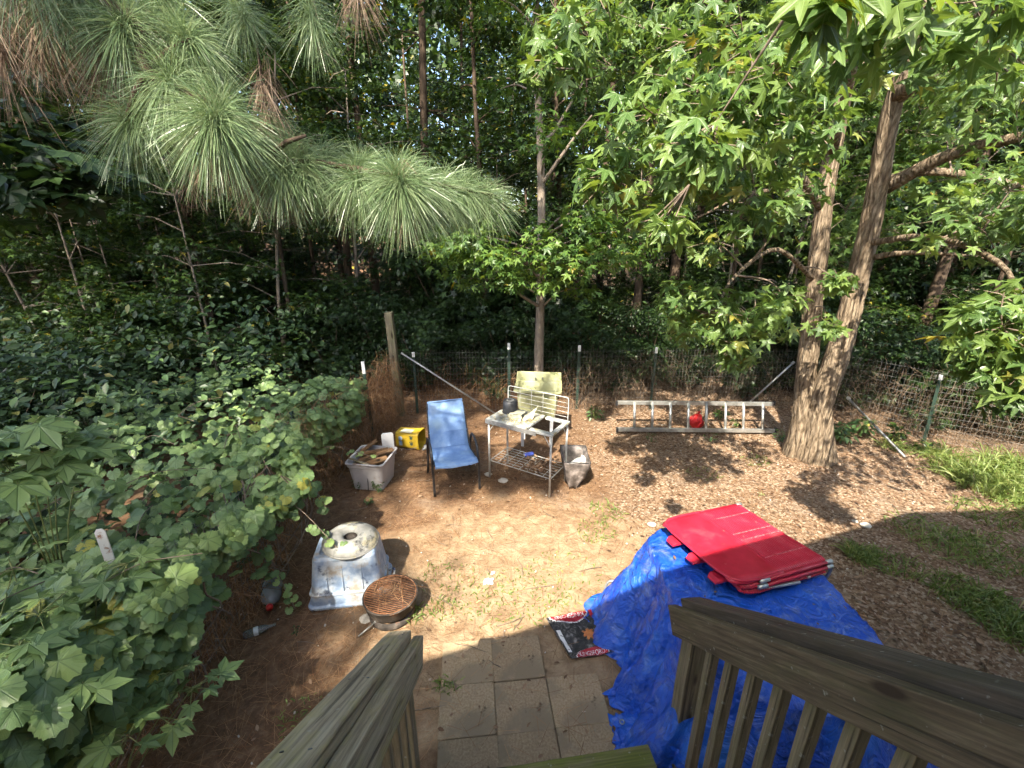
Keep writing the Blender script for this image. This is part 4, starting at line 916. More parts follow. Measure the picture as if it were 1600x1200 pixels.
# hanging sprigs: one over the blue tub, one beside the bottle, one into the grey bin
def sprig(p0, p1, n, s):
    for k in range(n):
        t = k / max(1, n - 1); q = Vector(p0).lerp(Vector(p1), t) + Vector((random.uniform(-.06, .06), random.uniform(-.06, .06), random.uniform(-.03, .05)))
        Ps.append(tuple(q - vbase)); Ns.append((random.gauss(.2, .3), random.gauss(-.4, .3), random.gauss(.9, .2))); Ts.append((random.gauss(.5, .4), random.gauss(-.4, .4), random.gauss(-.3, .2))); Ss.append(random.uniform(.75, 1.1) * s)
sprig((-1.85, 3.15, .82), (-1.38, 2.92, .52), 12, .062)
sprig((-1.85, 3.55, .8), (-1.6, 3.3, .62), 12, .07)
sprig((-1.92, 2.85, .62), (-1.72, 2.78, .06), 16, .06)
sprig((-1.98, 4.5, .55), (-1.66, 4.6, .44), 6, .055)
stb = MB()
for k in range(26):
    y0 = random.uniform(.7, 5); x0 = xf(y0) + random.uniform(-.05, .15); pts = [Vector((x0 - vbase.x, y0 - vbase.y, 0))]
    for j in range(5):
        pts.append(pts[-1] + Vector((random.uniform(-.16, .16), random.uniform(-.2, .2), .2)))
    stb.tube(smooth_path(pts, 3), .006, 5, cap=False)
for (a, c) in (((-1.95, 3.2, .85), (-1.38, 2.92, .53)), ((-1.95, 3.6, .85), (-1.6, 3.3, .63)), ((-2.0, 2.9, .75), (-1.72, 2.78, .05)), ((-2.2, 4.5, .6), (-1.62, 4.6, .43))):
    a = Vector(a) - vbase; c = Vector(c) - vbase; stb.tube(smooth_path([a, (a + c) / 2 + Vector((0, 0, .06)), c], 4), .0035, 5, cap=False)
for k in range(30):          # bare runners over the top
    x0 = random.uniform(-4, -2); y0 = random.uniform(.9, 4.6); a = Vector((x0, y0, hedge_z(x0, y0) - .03)); c = a + Vector((random.uniform(-.5, .5), random.uniform(-.5, .5), random.uniform(-.02, .14)))
    stb.tube(smooth_path([a - vbase, (a + c) / 2 - vbase + Vector((0, 0, .07)), c - vbase], 4), .003, 4, cap=False)
stb.build('stems', M['twig'], vine, smooth=True)['kind'] = 'stuff'
A = np.array
leaf_set(vine, GRAPE, 'toothed_leaf', bases(A(Ns), A(Ts), A(Ss)), A(Ps), M['vine_leaf'], 300, vbase)
# dense oval understorey under and behind the vine
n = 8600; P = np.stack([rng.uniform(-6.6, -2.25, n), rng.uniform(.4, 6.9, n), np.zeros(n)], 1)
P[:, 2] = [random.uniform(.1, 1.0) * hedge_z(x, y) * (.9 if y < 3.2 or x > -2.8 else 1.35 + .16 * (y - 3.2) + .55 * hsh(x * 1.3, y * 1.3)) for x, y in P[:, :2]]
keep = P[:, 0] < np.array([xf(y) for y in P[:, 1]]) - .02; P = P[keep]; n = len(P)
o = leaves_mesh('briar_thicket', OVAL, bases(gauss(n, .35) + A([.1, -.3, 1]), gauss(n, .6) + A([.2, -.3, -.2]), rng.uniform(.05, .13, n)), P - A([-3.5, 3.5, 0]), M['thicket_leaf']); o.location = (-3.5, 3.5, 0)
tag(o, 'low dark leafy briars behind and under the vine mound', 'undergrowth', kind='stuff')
def sapling(label, pts, n, size, base, mat='gum_leaf', name='sapling'):
    base = Vector((base[0], base[1], 0)); s = thing(name, label, 'sapling', base); b_ = MB(); Ps, Bs = [], []
    for (p, r, f) in pts:
        p = Vector(p) - base; P_ = smooth_path([Vector((0, 0, 0)), Vector((p.x * .3, p.y * .3, p.z * .6)), p], 5); b_.tube(P_, [.006 - .0035 * i / (len(P_) - 1) for i in range(len(P_))], 5, cap=False)
        a, c = cluster(p, r, max(3, int(n * f)), size, up=1.1, out=.3, droop=.35, flat=.4, jit=.3); Ps.append(a); Bs.append(c)
        for q in a[:40]: b_.tube([p.lerp(Vector(q), .1), Vector(q)], [.003, .0018], 4, cap=False)
    b_.build('stem', M['stem_green'], s, smooth=True)
    leaf_set(s, BROAD, 'broad_leaf', np.concatenate(Bs), np.concatenate(Ps), M[mat], 300, base)
sapling('big-leaved sapling at the left edge, level with the grey bin', [(at(35, 680, 2.1), .2, 1), (at(90, 700, 2.2), .2, 1), (at(20, 740, 2.0), .2, 1), (at(70, 745, 2.2), .18, .9), (at(130, 690, 2.5), .15, .5), (at(-30, 700, 2.0), .2, .8)], 17, .135, (-2.9, 2.3), 'vine_leaf')
sapling('big-leaved sapling poking out of the vines at lower left', [(at(20, 890, 1.7), .16, .8), (at(60, 960, 1.6), .15, .8), (at(110, 990, 1.55), .14, .7), (at(30, 1010, 1.45), .15, .8)], 11, .12, (-2.4, 1.3), 'vine_leaf')
sapling('star-leaved sapling in the middle of the vine mound by the white stake', [(at(200, 880, 1.9), .13, .8), (at(225, 900, 1.9), .12, .7), (at(150, 940, 1.75), .13, .6)], 9, .105, (-2.25, 1.75), 'vine_leaf')
sapling('star-leaved sapling at the bottom left, nearest the stair rail', [(at(270, 1050, 1.75), .14, .9), (at(300, 1075, 1.75), .13, .8), (at(130, 1060, 1.45), .15, .9), (at(250, 1120, 1.55), .12, .7), (at(200, 1150, 1.4), .12, .6)], 10, .11, (-1.95, 1.4), 'vine_leaf')
# dark big-leaved tree just outside the left edge of the view
lt = Vector((-4.6, 3.4, 0)); ltr = thing('leafy_tree', 'dark broad-leaved tree at the upper left edge under the pine bough', 'tree', lt)
b_ = MB(); bumpy_tube(b_, [(0, 0, -.1), (.1, 0, 2.2), (0, .1, 4.5), (.2, 0, 7)], .09, .02, n=9); bs = []
for (x, y, Y, r, f) in [(40, 235, 3.1, .35, 1), (90, 265, 3.0, .3, 1), (20, 300, 2.9, .3, 1), (110, 300, 3.0, .25, .9), (60, 190, 3.4, .3, .8), (0, 160, 3.2, .35, .8), (170, 285, 3.2, .2, .5), (-40, 220, 3.0, .4, .8), (30, 120, 3.8, .4, .8), (-20, 340, 3.0, .3, .6)]:
    c = at(x, y, Y) - lt; bs.append((c, r, f)); s_ = Vector((.05, 0, max(1.4, c.z - .5))); b_.tube(smooth_path([s_, (s_ + c) / 2 + Vector((0, 0, .15)), c], 4), .012, 5, cap=False)
b_.build('trunk', M['bark_dark'], ltr, smooth=True)
P, B = clusters(bs, 44, .13, droop=.35, up=1.2, flat=.45); leaf_set(ltr, BROAD, 'broad_leaf', B, P, M['dark_leaf'], 300, lt)
# brown needles and dead runners hanging in the wires
def tangle(label, line, n, H, L, spread, mat='straw', up=.2):
    base = A([line[0][0], line[0][1], 0.]); t = rng.random(n) * (len(line) - 1); i = np.minimum(t.astype(int), len(line) - 2); f = (t - i)[:, None]
    Lp = A([(p[0], p[1], 0.) for p in line]); P = Lp[i] * (1 - f) + Lp[i + 1] * f + rng.normal(0, spread, (n, 3)) * A([1, 1, 0]); P[:, 2] = rng.random(n) ** 1.2 * H
    D = gauss(n) * A([.55, .55, 1]) + A([0, 0, -up]); o = strands('dead_needle_tangle', P - base, D, rng.uniform(.5, 1.4, n) * L, .003, M[mat], None, .25, 3); o.location = base
    tag(o, label, 'dead needles', kind='stuff')
tangle('brown pine needles hung up in the fence left of the wooden post', [(-2.3, 4.2), (-2.02, 5.8), (-1.86, 6.8)], 4200, 1.05, .24, .07)
tangle('dry needles in the shaded lower wires beneath the vines', [(-2.2, 1.0), (-2.08, 2.4), (-2.05, 2.9), (-2.3, 4.2)], 1300, .6, .22, .06)
tangle('dry brown runners and needles along the back fence behind the ladder', [(.9, 7.1), (2.4, 7.15), (4.8, 7.25)], 2600, .95, .26, .15, 'dry_stalk')
tangle('dry stalks tangled in the right-hand fence', [(5.1, 7.0), (6.0, 5.95), (7.3, 5.05), (8.8, 4.3)], 3600, 1.0, .3, .2, 'dry_stalk')
tangle('thin dead stalks standing along the fence behind the table', [(-1.7, 7.05), (-.05, 7.15), (1, 7.2)], 1300, .7, .22, .1, 'straw')

# ------------------------------------------------------------------ blue sling chair
random.seed(12)
ch = thing('patio_chair', 'faded blue sling patio chair with black metal frame', 'chair', (-.71, 4.77, 0), R(17.5))
for s in (-1, 1):
    x = .265 * s
    pts = smooth_path([(x, -.25, 0), (x, -.235, .22), (x, -.215, .42), (x, -.15, .535), (x, -.02, .575), (x, .12, .55), (x, .20, .42), (x, .25, .2), (x * 1.02, .30, 0)], 5)
    MB().tube(pts, .0145, 8).build('arm_and_legs', M['black_metal'], ch, smooth=True)
    MB().tube(smooth_path([(x * .93, -.27, .40), (x * .93, -.05, .375), (x * .93, .12, .37), (x * .90, .20, .48), (x * .86, .31, .70), (x * .82, .385, .90)], 5), .0115, 8).build('side_rail', M['black_metal'], ch, smooth=True)
MB().tube([(-.25, .13, .36), (.25, .13, .36)], .011, 8).tube([(-.25, -.22, .375), (.25, -.22, .375)], .011, 8).build('cross_bar', M['black_metal'], ch, smooth=True)
prof = smooth_path([(0, -.31, .385), (0, -.285, .415), (0, -.15, .40), (0, .02, .378), (0, .12, .385), (0, .185, .46), (0, .25, .60), (0, .33, .78), (0, .385, .915)], 5)
rings = []
for i, p in enumerate(prof):
    t = i / (len(prof) - 1); hw = .245 - .028 * t
    rings.append([(hw * u, p.y + (.012 * (1 - u * u)) * (1 if t > .55 else 0), p.z - .02 * (1 - u * u) * (1 if t < .6 else .2) + .004 * math.sin(u * 7 + i)) for u in (-1, -.75, -.5, -.25, 0, .25, .5, .75, 1)])
sling = MB().rings(rings, closed=False).build('sling_seat', M['sling'], ch, smooth=True, solid=.005)
p0 = prof[-1]; MB().tube([(-.215, p0.y, p0.z), (.215, p0.y, p0.z)], .009, 8).build('top_hem', M['sling'], sling, smooth=True)
for z in (.56, .405):
    pr = min(prof, key=lambda q: abs(q.z - z) + (0 if q.y > .1 else 1)); MB().tube([(-.235, pr.y - .003, pr.z), (0, pr.y + .006, pr.z), (.235, pr.y - .003, pr.z)], .004, 6).build('seam', M['sling'], sling, smooth=True)

# ------------------------------------------------------------------ old white grill table with rack
tb = thing('work_table', 'rusty white metal work table with cut-out top, rack and wire shelf', 'table', (.185, 4.83, 0), R(-32))
W_, D_, H_ = .88, .46, .78
fx, fy = W_ / 2, D_ / 2
M['dirty_top'] = pm('dirty_top', [(.32, (.10, .11, .11)), (.48, (.30, .31, .30)), (.62, (.55, .55, .51))], 9, 8, .55, bump=.2, spots=[((.30, .25, .13), 11, .58)])
ttop = MB().box((-.165, 0, H_), (W_ - .33, D_, .028)).build('table_top', M['dirty_top'], tb, bevel=.006)
MB().box((.29, fy - .03, H_), (.296, .06, .027)).box((.29, -fy + .035, H_), (.296, .07, .027)).box((.411, 0, H_), (.054, D_ - .138, .027)).build('cutout_frame', M['dirty_top'], tb, bevel=.004)
MB().box((-.1, -fy - .006, H_ - .016), (W_ - .2, .01, .05)).build('front_apron', M['galv'], ttop)
for sx in (-1, 1):
    for sy in (-1, 1):
        x, y = sx * (fx - .025), sy * (fy - .025)
        MB().tube([(x, y, 0), (x, y, H_ - .014)], .0125, 8).build('leg', M['white_metal'], tb, smooth=True)
        MB().tube([(x, y, .62), (x - sx * .09, y, H_ - .02)], .006, 6).build('leg_brace', M['white_metal'], tb, smooth=True)
b_ = MB(); zs = .235
for y in np.linspace(-fy + .03, fy - .03, 2): b_.tube([(-fx + .025, y, zs), (fx - .025, y, zs)], .005, 6)
for y in np.linspace(-fy + .03, fy - .03, 8)[1:-1]: b_.tube([(-fx + .025, y, zs), (fx - .025, y, zs)], .0028, 5)
for x in np.linspace(-fx + .025, fx - .025, 9): b_.tube([(x, -fy + .025, zs - .004), (x, fy - .025, zs - .004)], .0034 if 0 < abs(x) < fx - .05 else .006, 5)
b_.build('wire_shelf', M['white_metal'], tb, smooth=True)
b_ = MB(); yb = fy - .01
b_.tube(smooth_path([(-fx + .03, yb, H_), (-fx + .03, yb, H_ + .26), (-fx + .06, yb, H_ + .30)], 4) + [Vector((fx - .06, yb, H_ + .30))] + smooth_path([(fx - .06, yb, H_ + .30), (fx - .03, yb, H_ + .27), (fx - .03, yb, H_)], 4), .0055, 7)
for k in range(1, 5): b_.tube([(-fx + .03, yb, H_ + .058 * k), (fx - .03, yb, H_ + .058 * k)], .0028, 5)
for x in (-.24, -.08, .08, .24): b_.tube([(x, yb, H_ + .03), (x, yb, H_ + .30)], .0028, 5)
b_.build('back_rack', M['white_metal'], tb, smooth=True)
def on_table(x, y, z=H_ + .0145): return tb.matrix_basis @ Vector((x, y, z)) if False else Matrix.Translation((.185, 4.83, 0)) @ Matrix.Rotation(R(-32), 4, 'Z') @ Vector((x, y, z))
pot = thing('cooking_pot', 'upturned black cooking pot on the work table', 'pot', on_table(-.30, .09))
pbody = MB().lathe([(.0, .155), (.05, .155), (.055, .158), (.078, .156), (.088, .145), (.092, .05), (.094, .0)], 24).build('pot_body', M['black_metal'], pot, smooth=True)
MB().lathe([(.03, .158), (.036, .161), (.042, .161), (.048, .158)], 24).build('base_ring', M['galv'], pbody, smooth=True)
MB().lathe([(.094, .0), (.099, .004), (.099, .012), (.093, .014)], 24).build('rim', M['black_metal'], pbody, smooth=True)
bx = thing('torn_box', 'torn yellowed paper box lying open on the work table', 'box', on_table(-.08, .0), R(-20))
def sheet(pts, nx=4, ny=4, wob=.006):
    a, b, c, d = [Vector(q) for q in pts]; vs = []
    for j in range(ny + 1):
        for i in range(nx + 1):
            u, v = i / nx, j / ny; q = (a * (1 - u) + b * u) * (1 - v) + (d * (1 - u) + c * u) * v
            vs.append(q + Vector((random.uniform(-wob, wob), random.uniform(-wob, wob), random.uniform(-wob, wob))))
    return vs, [(j * (nx + 1) + i, j * (nx + 1) + i + 1, (j + 1) * (nx + 1) + i + 1, (j + 1) * (nx + 1) + i) for j in range(ny) for i in range(nx)]
for nm, q in (('side_panel', [(-.13, -.07, .0), (.02, -.09, .0), (.03, -.09, .075), (-.14, -.08, .06)]), ('side_panel', [(-.14, -.07, .06), (.03, -.09, .08), (.05, .03, .09), (-.1, .07, .055)]), ('torn_flap', [(.03, -.09, .01), (.14, -.01, .005), (.16, .02, .12), (.04, -.03, .05)]), ('torn_flap', [(.04, -.03, .05), (.15, .03, .1), (.18, .05, .16), (.1, .03, .07)])):
    v_, f_ = sheet(q); MB().add(v_, f_).build(nm, M['paper'], bx, solid=.003)
n = 900; P = np.stack([rng.normal(-.06, .15, n), rng.normal(-.02, .1, n), np.zeros(n)], 1); P = P[(np.abs(P[:, 0] + .16) < .27) & (np.abs(P[:, 1]) < .22)]; n = len(P)
P[:, 2] = H_ + .016 + rng.random(n) * .012
Mt = Matrix.Translation((.185, 4.83, 0)) @ Matrix.Rotation(R(-32), 4, 'Z'); Rm = A(Mt.to_3x3()); P = P @ Rm.T + A([.185, 4.83, 0])
o = leaves_mesh('crumbled_debris', FLAKE, bases(gauss(n, .5) + A([0, 0, 1]), gauss(n), rng.uniform(.008, .028, n)), P - A([.185, 4.83, 0]), M['debris']); o.location = (.185, 4.83, 0); tag(o, 'yellowish crumbs and flakes spread over the work table', 'debris', kind='stuff')
can = thing('drink_can', 'crushed blue can on the wire shelf', 'can', on_table(-.05, .12, .245), R(25))
b_ = MB(); rings = []
for k in range(9):
    x = -.06 + .015 * k; rings.append([(x, .03 * math.cos(a) * (1 + .15 * math.sin(k * 2 + a * 2)), .028 + .028 * math.sin(a) * (1 - .25 * math.sin(k * 1.3) ** 2)) for a in np.linspace(0, 2 * PI, 13)[:-1]])
M['can_blue'] = pm('can_blue', [(.35, (.03, .05, .28)), (.7, (.09, .13, .45))], 14, 4, .35, metal=.4, bump=.1)
b_.rings(rings, cap0=True, cap1=True).build('can_body', M['can_blue'], can, smooth=True); MB().tube([(-.062, 0, .028), (-.058, 0, .028)], .022, 12).build('can_lid', M['aluminium'], can)
n = 160; P = np.stack([rng.normal(.18, .1, n), rng.normal(-.02, .09, n), .245 + rng.random(n) * .03], 1) @ Rm.T + A([.185, 4.83, 0])
o = leaves_mesh('shelf_litter', FLAKE, bases(gauss(n, .6) + A([0, 0, 1]), gauss(n), rng.uniform(.02, .06, n)), P - A([.185, 4.83, 0]), M['dead_leaf']); o.location = (.185, 4.83, 0); tag(o, 'dead leaves and scraps lying on the wire shelf', 'leaf litter', kind='stuff')

# mesh laundry basket slumped beside the table
bk = thing('mesh_basket', 'slumped dirty mesh basket with wire rim beside the work table', 'basket', (.72, 4.72, 0), R(18))
top = [Vector(q) for q in ((-.17, -.14, .40), (.13, -.20, .36), (.21, .10, .43), (-.10, .16, .46))]; bot = [Vector(q) for q in ((-.07, -.10, .01), (.02, -.11, .0), (.05, .0, .02), (-.06, .02, .02))]
b_ = MB(); rings = []
for k in range(8):
    t = k / 7; r_ = []
    for e in range(4):
        for u in np.linspace(0, 1, 6)[:-1]:
            a_ = top[e].lerp(top[(e + 1) % 4], u); c_ = bot[e].lerp(bot[(e + 1) % 4], u); q = a_.lerp(c_, t ** 1.1); bulge = .05 * math.sin(t * PI)
            ctr = Vector((0, -.02, q.z)); r_.append(q + (q - ctr) * bulge * 2.2 + Vector((random.uniform(-.012, .012), random.uniform(-.012, .012), random.uniform(-.008, .008))))
    rings.append(r_)
b_.rings(rings, cap1=True).build('mesh_sides', M['mesh_sack'], bk, smooth=True, solid=.003)
MB().tube(top + [top[0]], .006, 7).build('wire_rim', M['black_metal'], bk, smooth=True)
b_ = MB()
for e in range(4): b_.tube([top[e], top[e].lerp(bot[e], .5) * 1.06, bot[e]], .003, 5)
b_.build('corner_wires', M['black_metal'], bk)
v_, f_ = sheet([(-.10, -.14, .22), (.14, -.16, .30), (.16, .06, .34), (-.06, .10, .2)], 6, 6, .02); MB().add(v_, f_).build('white_scrap', M['litter_white'], bk, smooth=True, solid=.003)

# ------------------------------------------------------------------ yellowed utility sink
sk = thing('utility_sink', 'yellowed plastic utility sink on legs behind the work table', 'sink', (.36, 5.82, 0), R(-6))
w0, d0 = .60, .42
rg = [rrect(w0 * .82, d0 * .78, .04, .46), rrect(w0 * .93, d0 * .93, .05, .80), rrect(w0 * .95, d0 * .95, .05, .835), rrect(w0 + .05, d0 + .05, .05, .84), rrect(w0 + .05, d0 + .05, .05, .865), rrect(w0 * .93, d0 * .90, .05, .865), rrect(w0 * .9, d0 * .86, .05, .80), rrect(w0 * .78, d0 * .72, .04, .48)]
MB().rings(rg, cap0=True, cap1=True).build('basin', M['sink'], sk, smooth=False, bevel=.004)
MB().rings([rrect(w0 + .05, .03, .012, .866, 3, (0, d0 / 2 + .008)), rrect(w0 + .02, .028, .012, 1.0, 3, (0, d0 / 2 + .012))], cap1=True).build('backsplash', M['sink'], sk, bevel=.004)
for sx in (-1, 1):
    for sy in (-1, 1):
        MB().box((sx * .20, sy * .12, .235), (.05, .05, .47), taper=.75).build('leg', M['white_plastic'], sk, bevel=.004)
MB().tube([(-.05, d0 / 2, .92), (-.05, d0 / 2 - .06, .93)], .012, 8).tube([(.05, d0 / 2, .92), (.05, d0 / 2 - .05, .93)], .012, 8).build('tap_stub', M['galv'], sk, smooth=True)

# ------------------------------------------------------------------ grey storage bin with scrap wood
bn = thing('storage_bin', 'grey plastic storage bin filled with scrap wood', 'bin', (-1.67, 4.77, 0), R(-8))
w0, d0 = .45, .47
rg = [rrect(w0 * .80, d0 * .80, .05, 0), rrect(w0 * .80 + .005, d0 * .80 + .005, .05, .012), rrect(w0 * .93, d0 * .93, .05, .29), rrect(w0 * .94, d0 * .94, .05, .30), rrect(w0 * .99, d0 * .99, .05, .305), rrect(w0, d0, .05, .345), rrect(w0 + .025, d0 + .025, .055, .35), rrect(w0 + .025, d0 + .025, .055, .365), rrect(w0 - .02, d0 - .02, .05, .365), rrect(w0 * .78, d0 * .78, .05, .05)]
MB().rings(rg, cap0=True, cap1=True).build('bin_shell', M['grey_plastic'], bn, smooth=False, bevel=.003)
MB().box((.02, -d0 * .43, .15), (.004, .012, .27), Matrix.Rotation(R(-6), 3, 'X')).build('seam', M['black_metal'], bn)
v_ = []; N_ = 12
for j in range(N_ + 1):
    for i in range(N_ + 1): v_.append((-.19 + .38 * i / N_, -.2 + .4 * j / N_, .27 + .03 * hsh(i * .9, j * 1.1) + random.uniform(-.012, .012)))
MB().add(v_, [(j * (N_ + 1) + i, j * (N_ + 1) + i + 1, (j + 1) * (N_ + 1) + i + 1, (j + 1) * (N_ + 1) + i) for j in range(N_) for i in range(N_)]).build('rotted_fill', M['scrap_wood'], bn)
Bm = Matrix.Translation((-1.67, 4.77, 0)) @ Matrix.Rotation(R(-8), 4, 'Z')
for (a, c, wd, ht, lb) in (((-.16, -.10, .30), (.10, .14, .33), .10, .02, 'rotten brown board lying across the middle of the bin'), ((-.02, -.14, .315), (.18, .02, .335), .11, .018, 'orange-brown scrap board at the front of the bin'), ((-.20, .02, .34), (.12, .20, .35), .05, .03, 'long scrap stick at the back of the bin'), ((-.20, -.17, .40), (.05, -.20, .345), .03, .012, 'pale thin stick over the front rim of the bin'), ((.04, .06, .34), (.19, .19, .355), .09, .02, 'dark broken board in the rear corner of the bin'), ((-.19, .1, .34), (-.02, .2, .46), .08, .015, 'dark board sticking up at the rear left of the bin')):
    A0 = Bm @ Vector(a); C0 = Bm @ Vector(c); o = plank('scrap_board', A0, C0, wd, ht, M['scrap_wood'] if 'pale' not in lb else M['rail_grey'], None, .003, .003); tag(o, lb, 'scrap wood', 'scrap wood in the grey bin')
pn = thing('cooler_lid', 'white plastic cooler lid standing behind the grey bin', 'lid', (-1.60, 5.22, 0), R(18))
rl = [[(x, -.012 + .1 * (z + .0) , z) for (x, z, _) in rrect(.15, .30, .03, 0, 4, (0, .27))], [(x, .016 + .1 * z, z) for (x, z, _) in rrect(.15, .30, .03, 0, 4, (0, .27))]]
MB().rings(rl, cap0=True, cap1=True).build('lid_panel', M['white_plastic'], pn, bevel=.005)
MB().box((0, .03, .06), (.12, .05, .12)).build('foot', M['grey_plastic'], pn, bevel=.004)

# ------------------------------------------------------------------ yellow litter bucket on its side
yb_ = thing('plastic_bucket', 'yellow square plastic bucket lying on its side', 'bucket', (-1.42, 5.72, 0), R(-14))
def yz(w, d, r, x, zc): return [(x, a, b + zc) for (a, b, _) in rrect(w, d, r, 0, 4)]
rg = [yz(.20, .22, .04, -.19, .125), yz(.215, .235, .045, -.175, .125), yz(.235, .25, .05, .12, .13), yz(.25, .262, .05, .125, .132), yz(.25, .262, .05, .165, .133), yz(.225, .238, .045, .165, .133), yz(.20, .215, .04, -.16, .125)]
bsh = MB().rings(rg, cap0=True, cap1=True).build('bucket_shell', M['yellow_plastic'], yb_, bevel=.003)
def disc(b_, c, r, n=14, nrm=(0, -1, 0), th=.002):
    nn = Vector(nrm).normalized(); u = nn.orthogonal().normalized(); v = nn.cross(u); c = Vector(c)
    pts0 = [c + (u * math.cos(2 * PI * k / n) + v * math.sin(2 * PI * k / n)) * r for k in range(n)]
    b_.rings([[p for p in pts0], [p + nn * th for p in pts0]], cap0=True, cap1=True)
b_ = MB()
for (x, z) in ((.06, .19), (.06, .10)):
    disc(b_, (x, -.121, z - .005), .022)
    for (dx, dz) in ((-.022, .024), (0, .033), (.022, .024)): disc(b_, (x + dx, -.121, z + dz - .005), .008)
b_.build('printed_paws', M['label_dark'], bsh)
b_ = MB(); disc(b_, (-.105, -.117, .165), .032); b_.box((-.105, -.118, .09), (.05, .003, .07)); b_.build('printed_picture', M['label_blue'], bsh)
b_ = MB(); b_.box((-.03, -.04, .252), (.17, .12, .003)); b_.build('torn_label', M['paper'], bsh)
MB().tube(smooth_path([(.14, -.128, .06), (.02, -.135, .02), (-.13, -.12, .012)], 5), .003, 6).build('wire_handle', M['galv'], yb_)
v_, f_ = sheet([(.15, -.12, .01), (.25, -.10, .015), (.26, -.05, .11), (.17, -.09, .05)], 5, 5, .012); o = MB().add(v_, f_).build('plastic_scrap', M['clear_plastic'], None, smooth=True, solid=.002); o.location = (-1.40, 5.70, 0); tag(o, 'crumpled clear plastic at the mouth of the yellow bucket', 'plastic scrap')

# ------------------------------------------------------------------ blue tub upside down with grey lid
tu = thing('storage_tub', 'faded blue plastic tub standing upside down', 'tub', (-1.37, 3.08, 0), R(9))
w0, d0, hh = .60, .44, .44
rg = [rrect(w0 + .03, d0 + .03, .06, .0, 5), rrect(w0 + .03, d0 + .03, .06, .02, 5), rrect(w0 - .005, d0 - .005, .06, .03, 5), rrect(w0 - .02, d0 - .02, .06, .11, 5), rrect(w0 - .005, d0 - .005, .06, .115, 5), rrect(w0 - .005, d0 - .005, .06, .128, 5), rrect(w0 - .035, d0 - .035, .06, .135, 5), rrect(w0 - .11, d0 - .10, .055, hh - .02, 5), rrect(w0 - .135, d0 - .125, .05, hh, 5), rrect(w0 - .20, d0 - .19, .05, hh, 5), rrect(w0 - .215, d0 - .205, .05, hh - .012, 5)]
tsh = MB().rings(rg, cap0=True, cap1=True).build('tub_shell', M['faded_blue'], tu, bevel=.004)
b_ = MB()
for x in (-.14, -.02, .13):      # ribs moulded in the front
    b_.box((x, -.187, .28), (.012, .012, .27), Matrix.Rotation(R(-9.5), 3, 'X'))
for y in (-.08, .05): b_.box((.258, y, .28), (.012, .05, .27), Matrix.Rotation(R(-10), 3, 'Y'))
b_.build('moulded_ribs', M['faded_blue'], tsh, bevel=.004)
MB().tube(smooth_path([(.30, -.06, .06), (.345, -.05, .075), (.345, .07, .075), (.30, .08, .06)], 4), .012, 6).build('handle', M['faded_blue'], tu, smooth=True)
dm = thing('dome_lid', 'weathered grey domed lid with a hole, lying on the blue tub', 'lid', (-1.335, 3.085, hh + .020), 0); dm.rotation_euler = (R(7), R(3), R(20)); dm.scale = (1.13, 1.05, 1.0)
MB().lathe([(.185, .0), (.192, .012), (.186, .026), (.165, .055), (.135, .075), (.11, .086), (.08, .083), (.055, .072), (.048, .05)], 36).build('dome', M['dome_grey'], dm, smooth=True)
MB().lathe([(.048, .05), (.046, .03), (.04, .014), (.0, .012)], 36).build('hollow', M['burnt'], dm, smooth=True)
MB().lathe([(.192, .004), (.199, .008), (.199, .016), (.192, .02)], 36).build('rim', M['dome_grey'], dm, smooth=True)

# ------------------------------------------------------------------ rusty charcoal grill and steel rod
gr = thing('charcoal_grill', 'low round charcoal grill with rusty grate in front of the blue tub', 'grill', (-.955, 2.79, 0), R(15))
MB().lathe([(.0, .055), (.12, .055), (.165, .075), (.192, .11), (.205, .185), (.212, .19), (.212, .198), (.2, .198), (.196, .188), (.182, .12), (.15, .09), (.0, .08)], 36).build('bowl', M['burnt'], gr, smooth=True)
MB().lathe([(.13, .0), (.17, .0), (.178, .02), (.168, .05), (.155, .055)], 30).build('base_ring', M['burnt'], gr, smooth=True)
b_ = MB()
for k in range(21):
    y = -.18 + .018 * k; xh = math.sqrt(max(0, .197 ** 2 - y * y)); b_.tube([(-xh, y, .202), (xh, y, .202)], .0032, 6)
for x in (-.09, .09): yh = math.sqrt(.197 ** 2 - x * x); b_.tube([(x, -yh, .196), (x, yh, .196)], .0036, 6)
b_.tube([(.198 * math.cos(a), .198 * math.sin(a), .2) for a in np.linspace(0, 2 * PI, 33)], .004, 6, cap=False); b_.build('grate', M['rust'], gr, smooth=True)
n = 46; o = strands('fallen_needles', np.stack([rng.normal(0, .08, n), rng.normal(0, .07, n), np.full(n, .21)], 1), gauss(n) * A([1, 1, .05]), rng.uniform(.07, .16, n), .003, M['straw'], gr, .02, 2, True)
rd = thing('steel_rod', 'thin steel rod lying on the ground by the charcoal grill', 'rod', gp(560, 996, 0)); p_ = gp(586, 972, .05) - gp(560, 996, 0)
MB().tube([(0, 0, .008), p_], .006, 8).build('shaft', M['aluminium'], rd, smooth=True); MB().tube([p_ * .97, p_ * 1.04], .0085, 8).build('collar', M['galv'], rd, smooth=True)

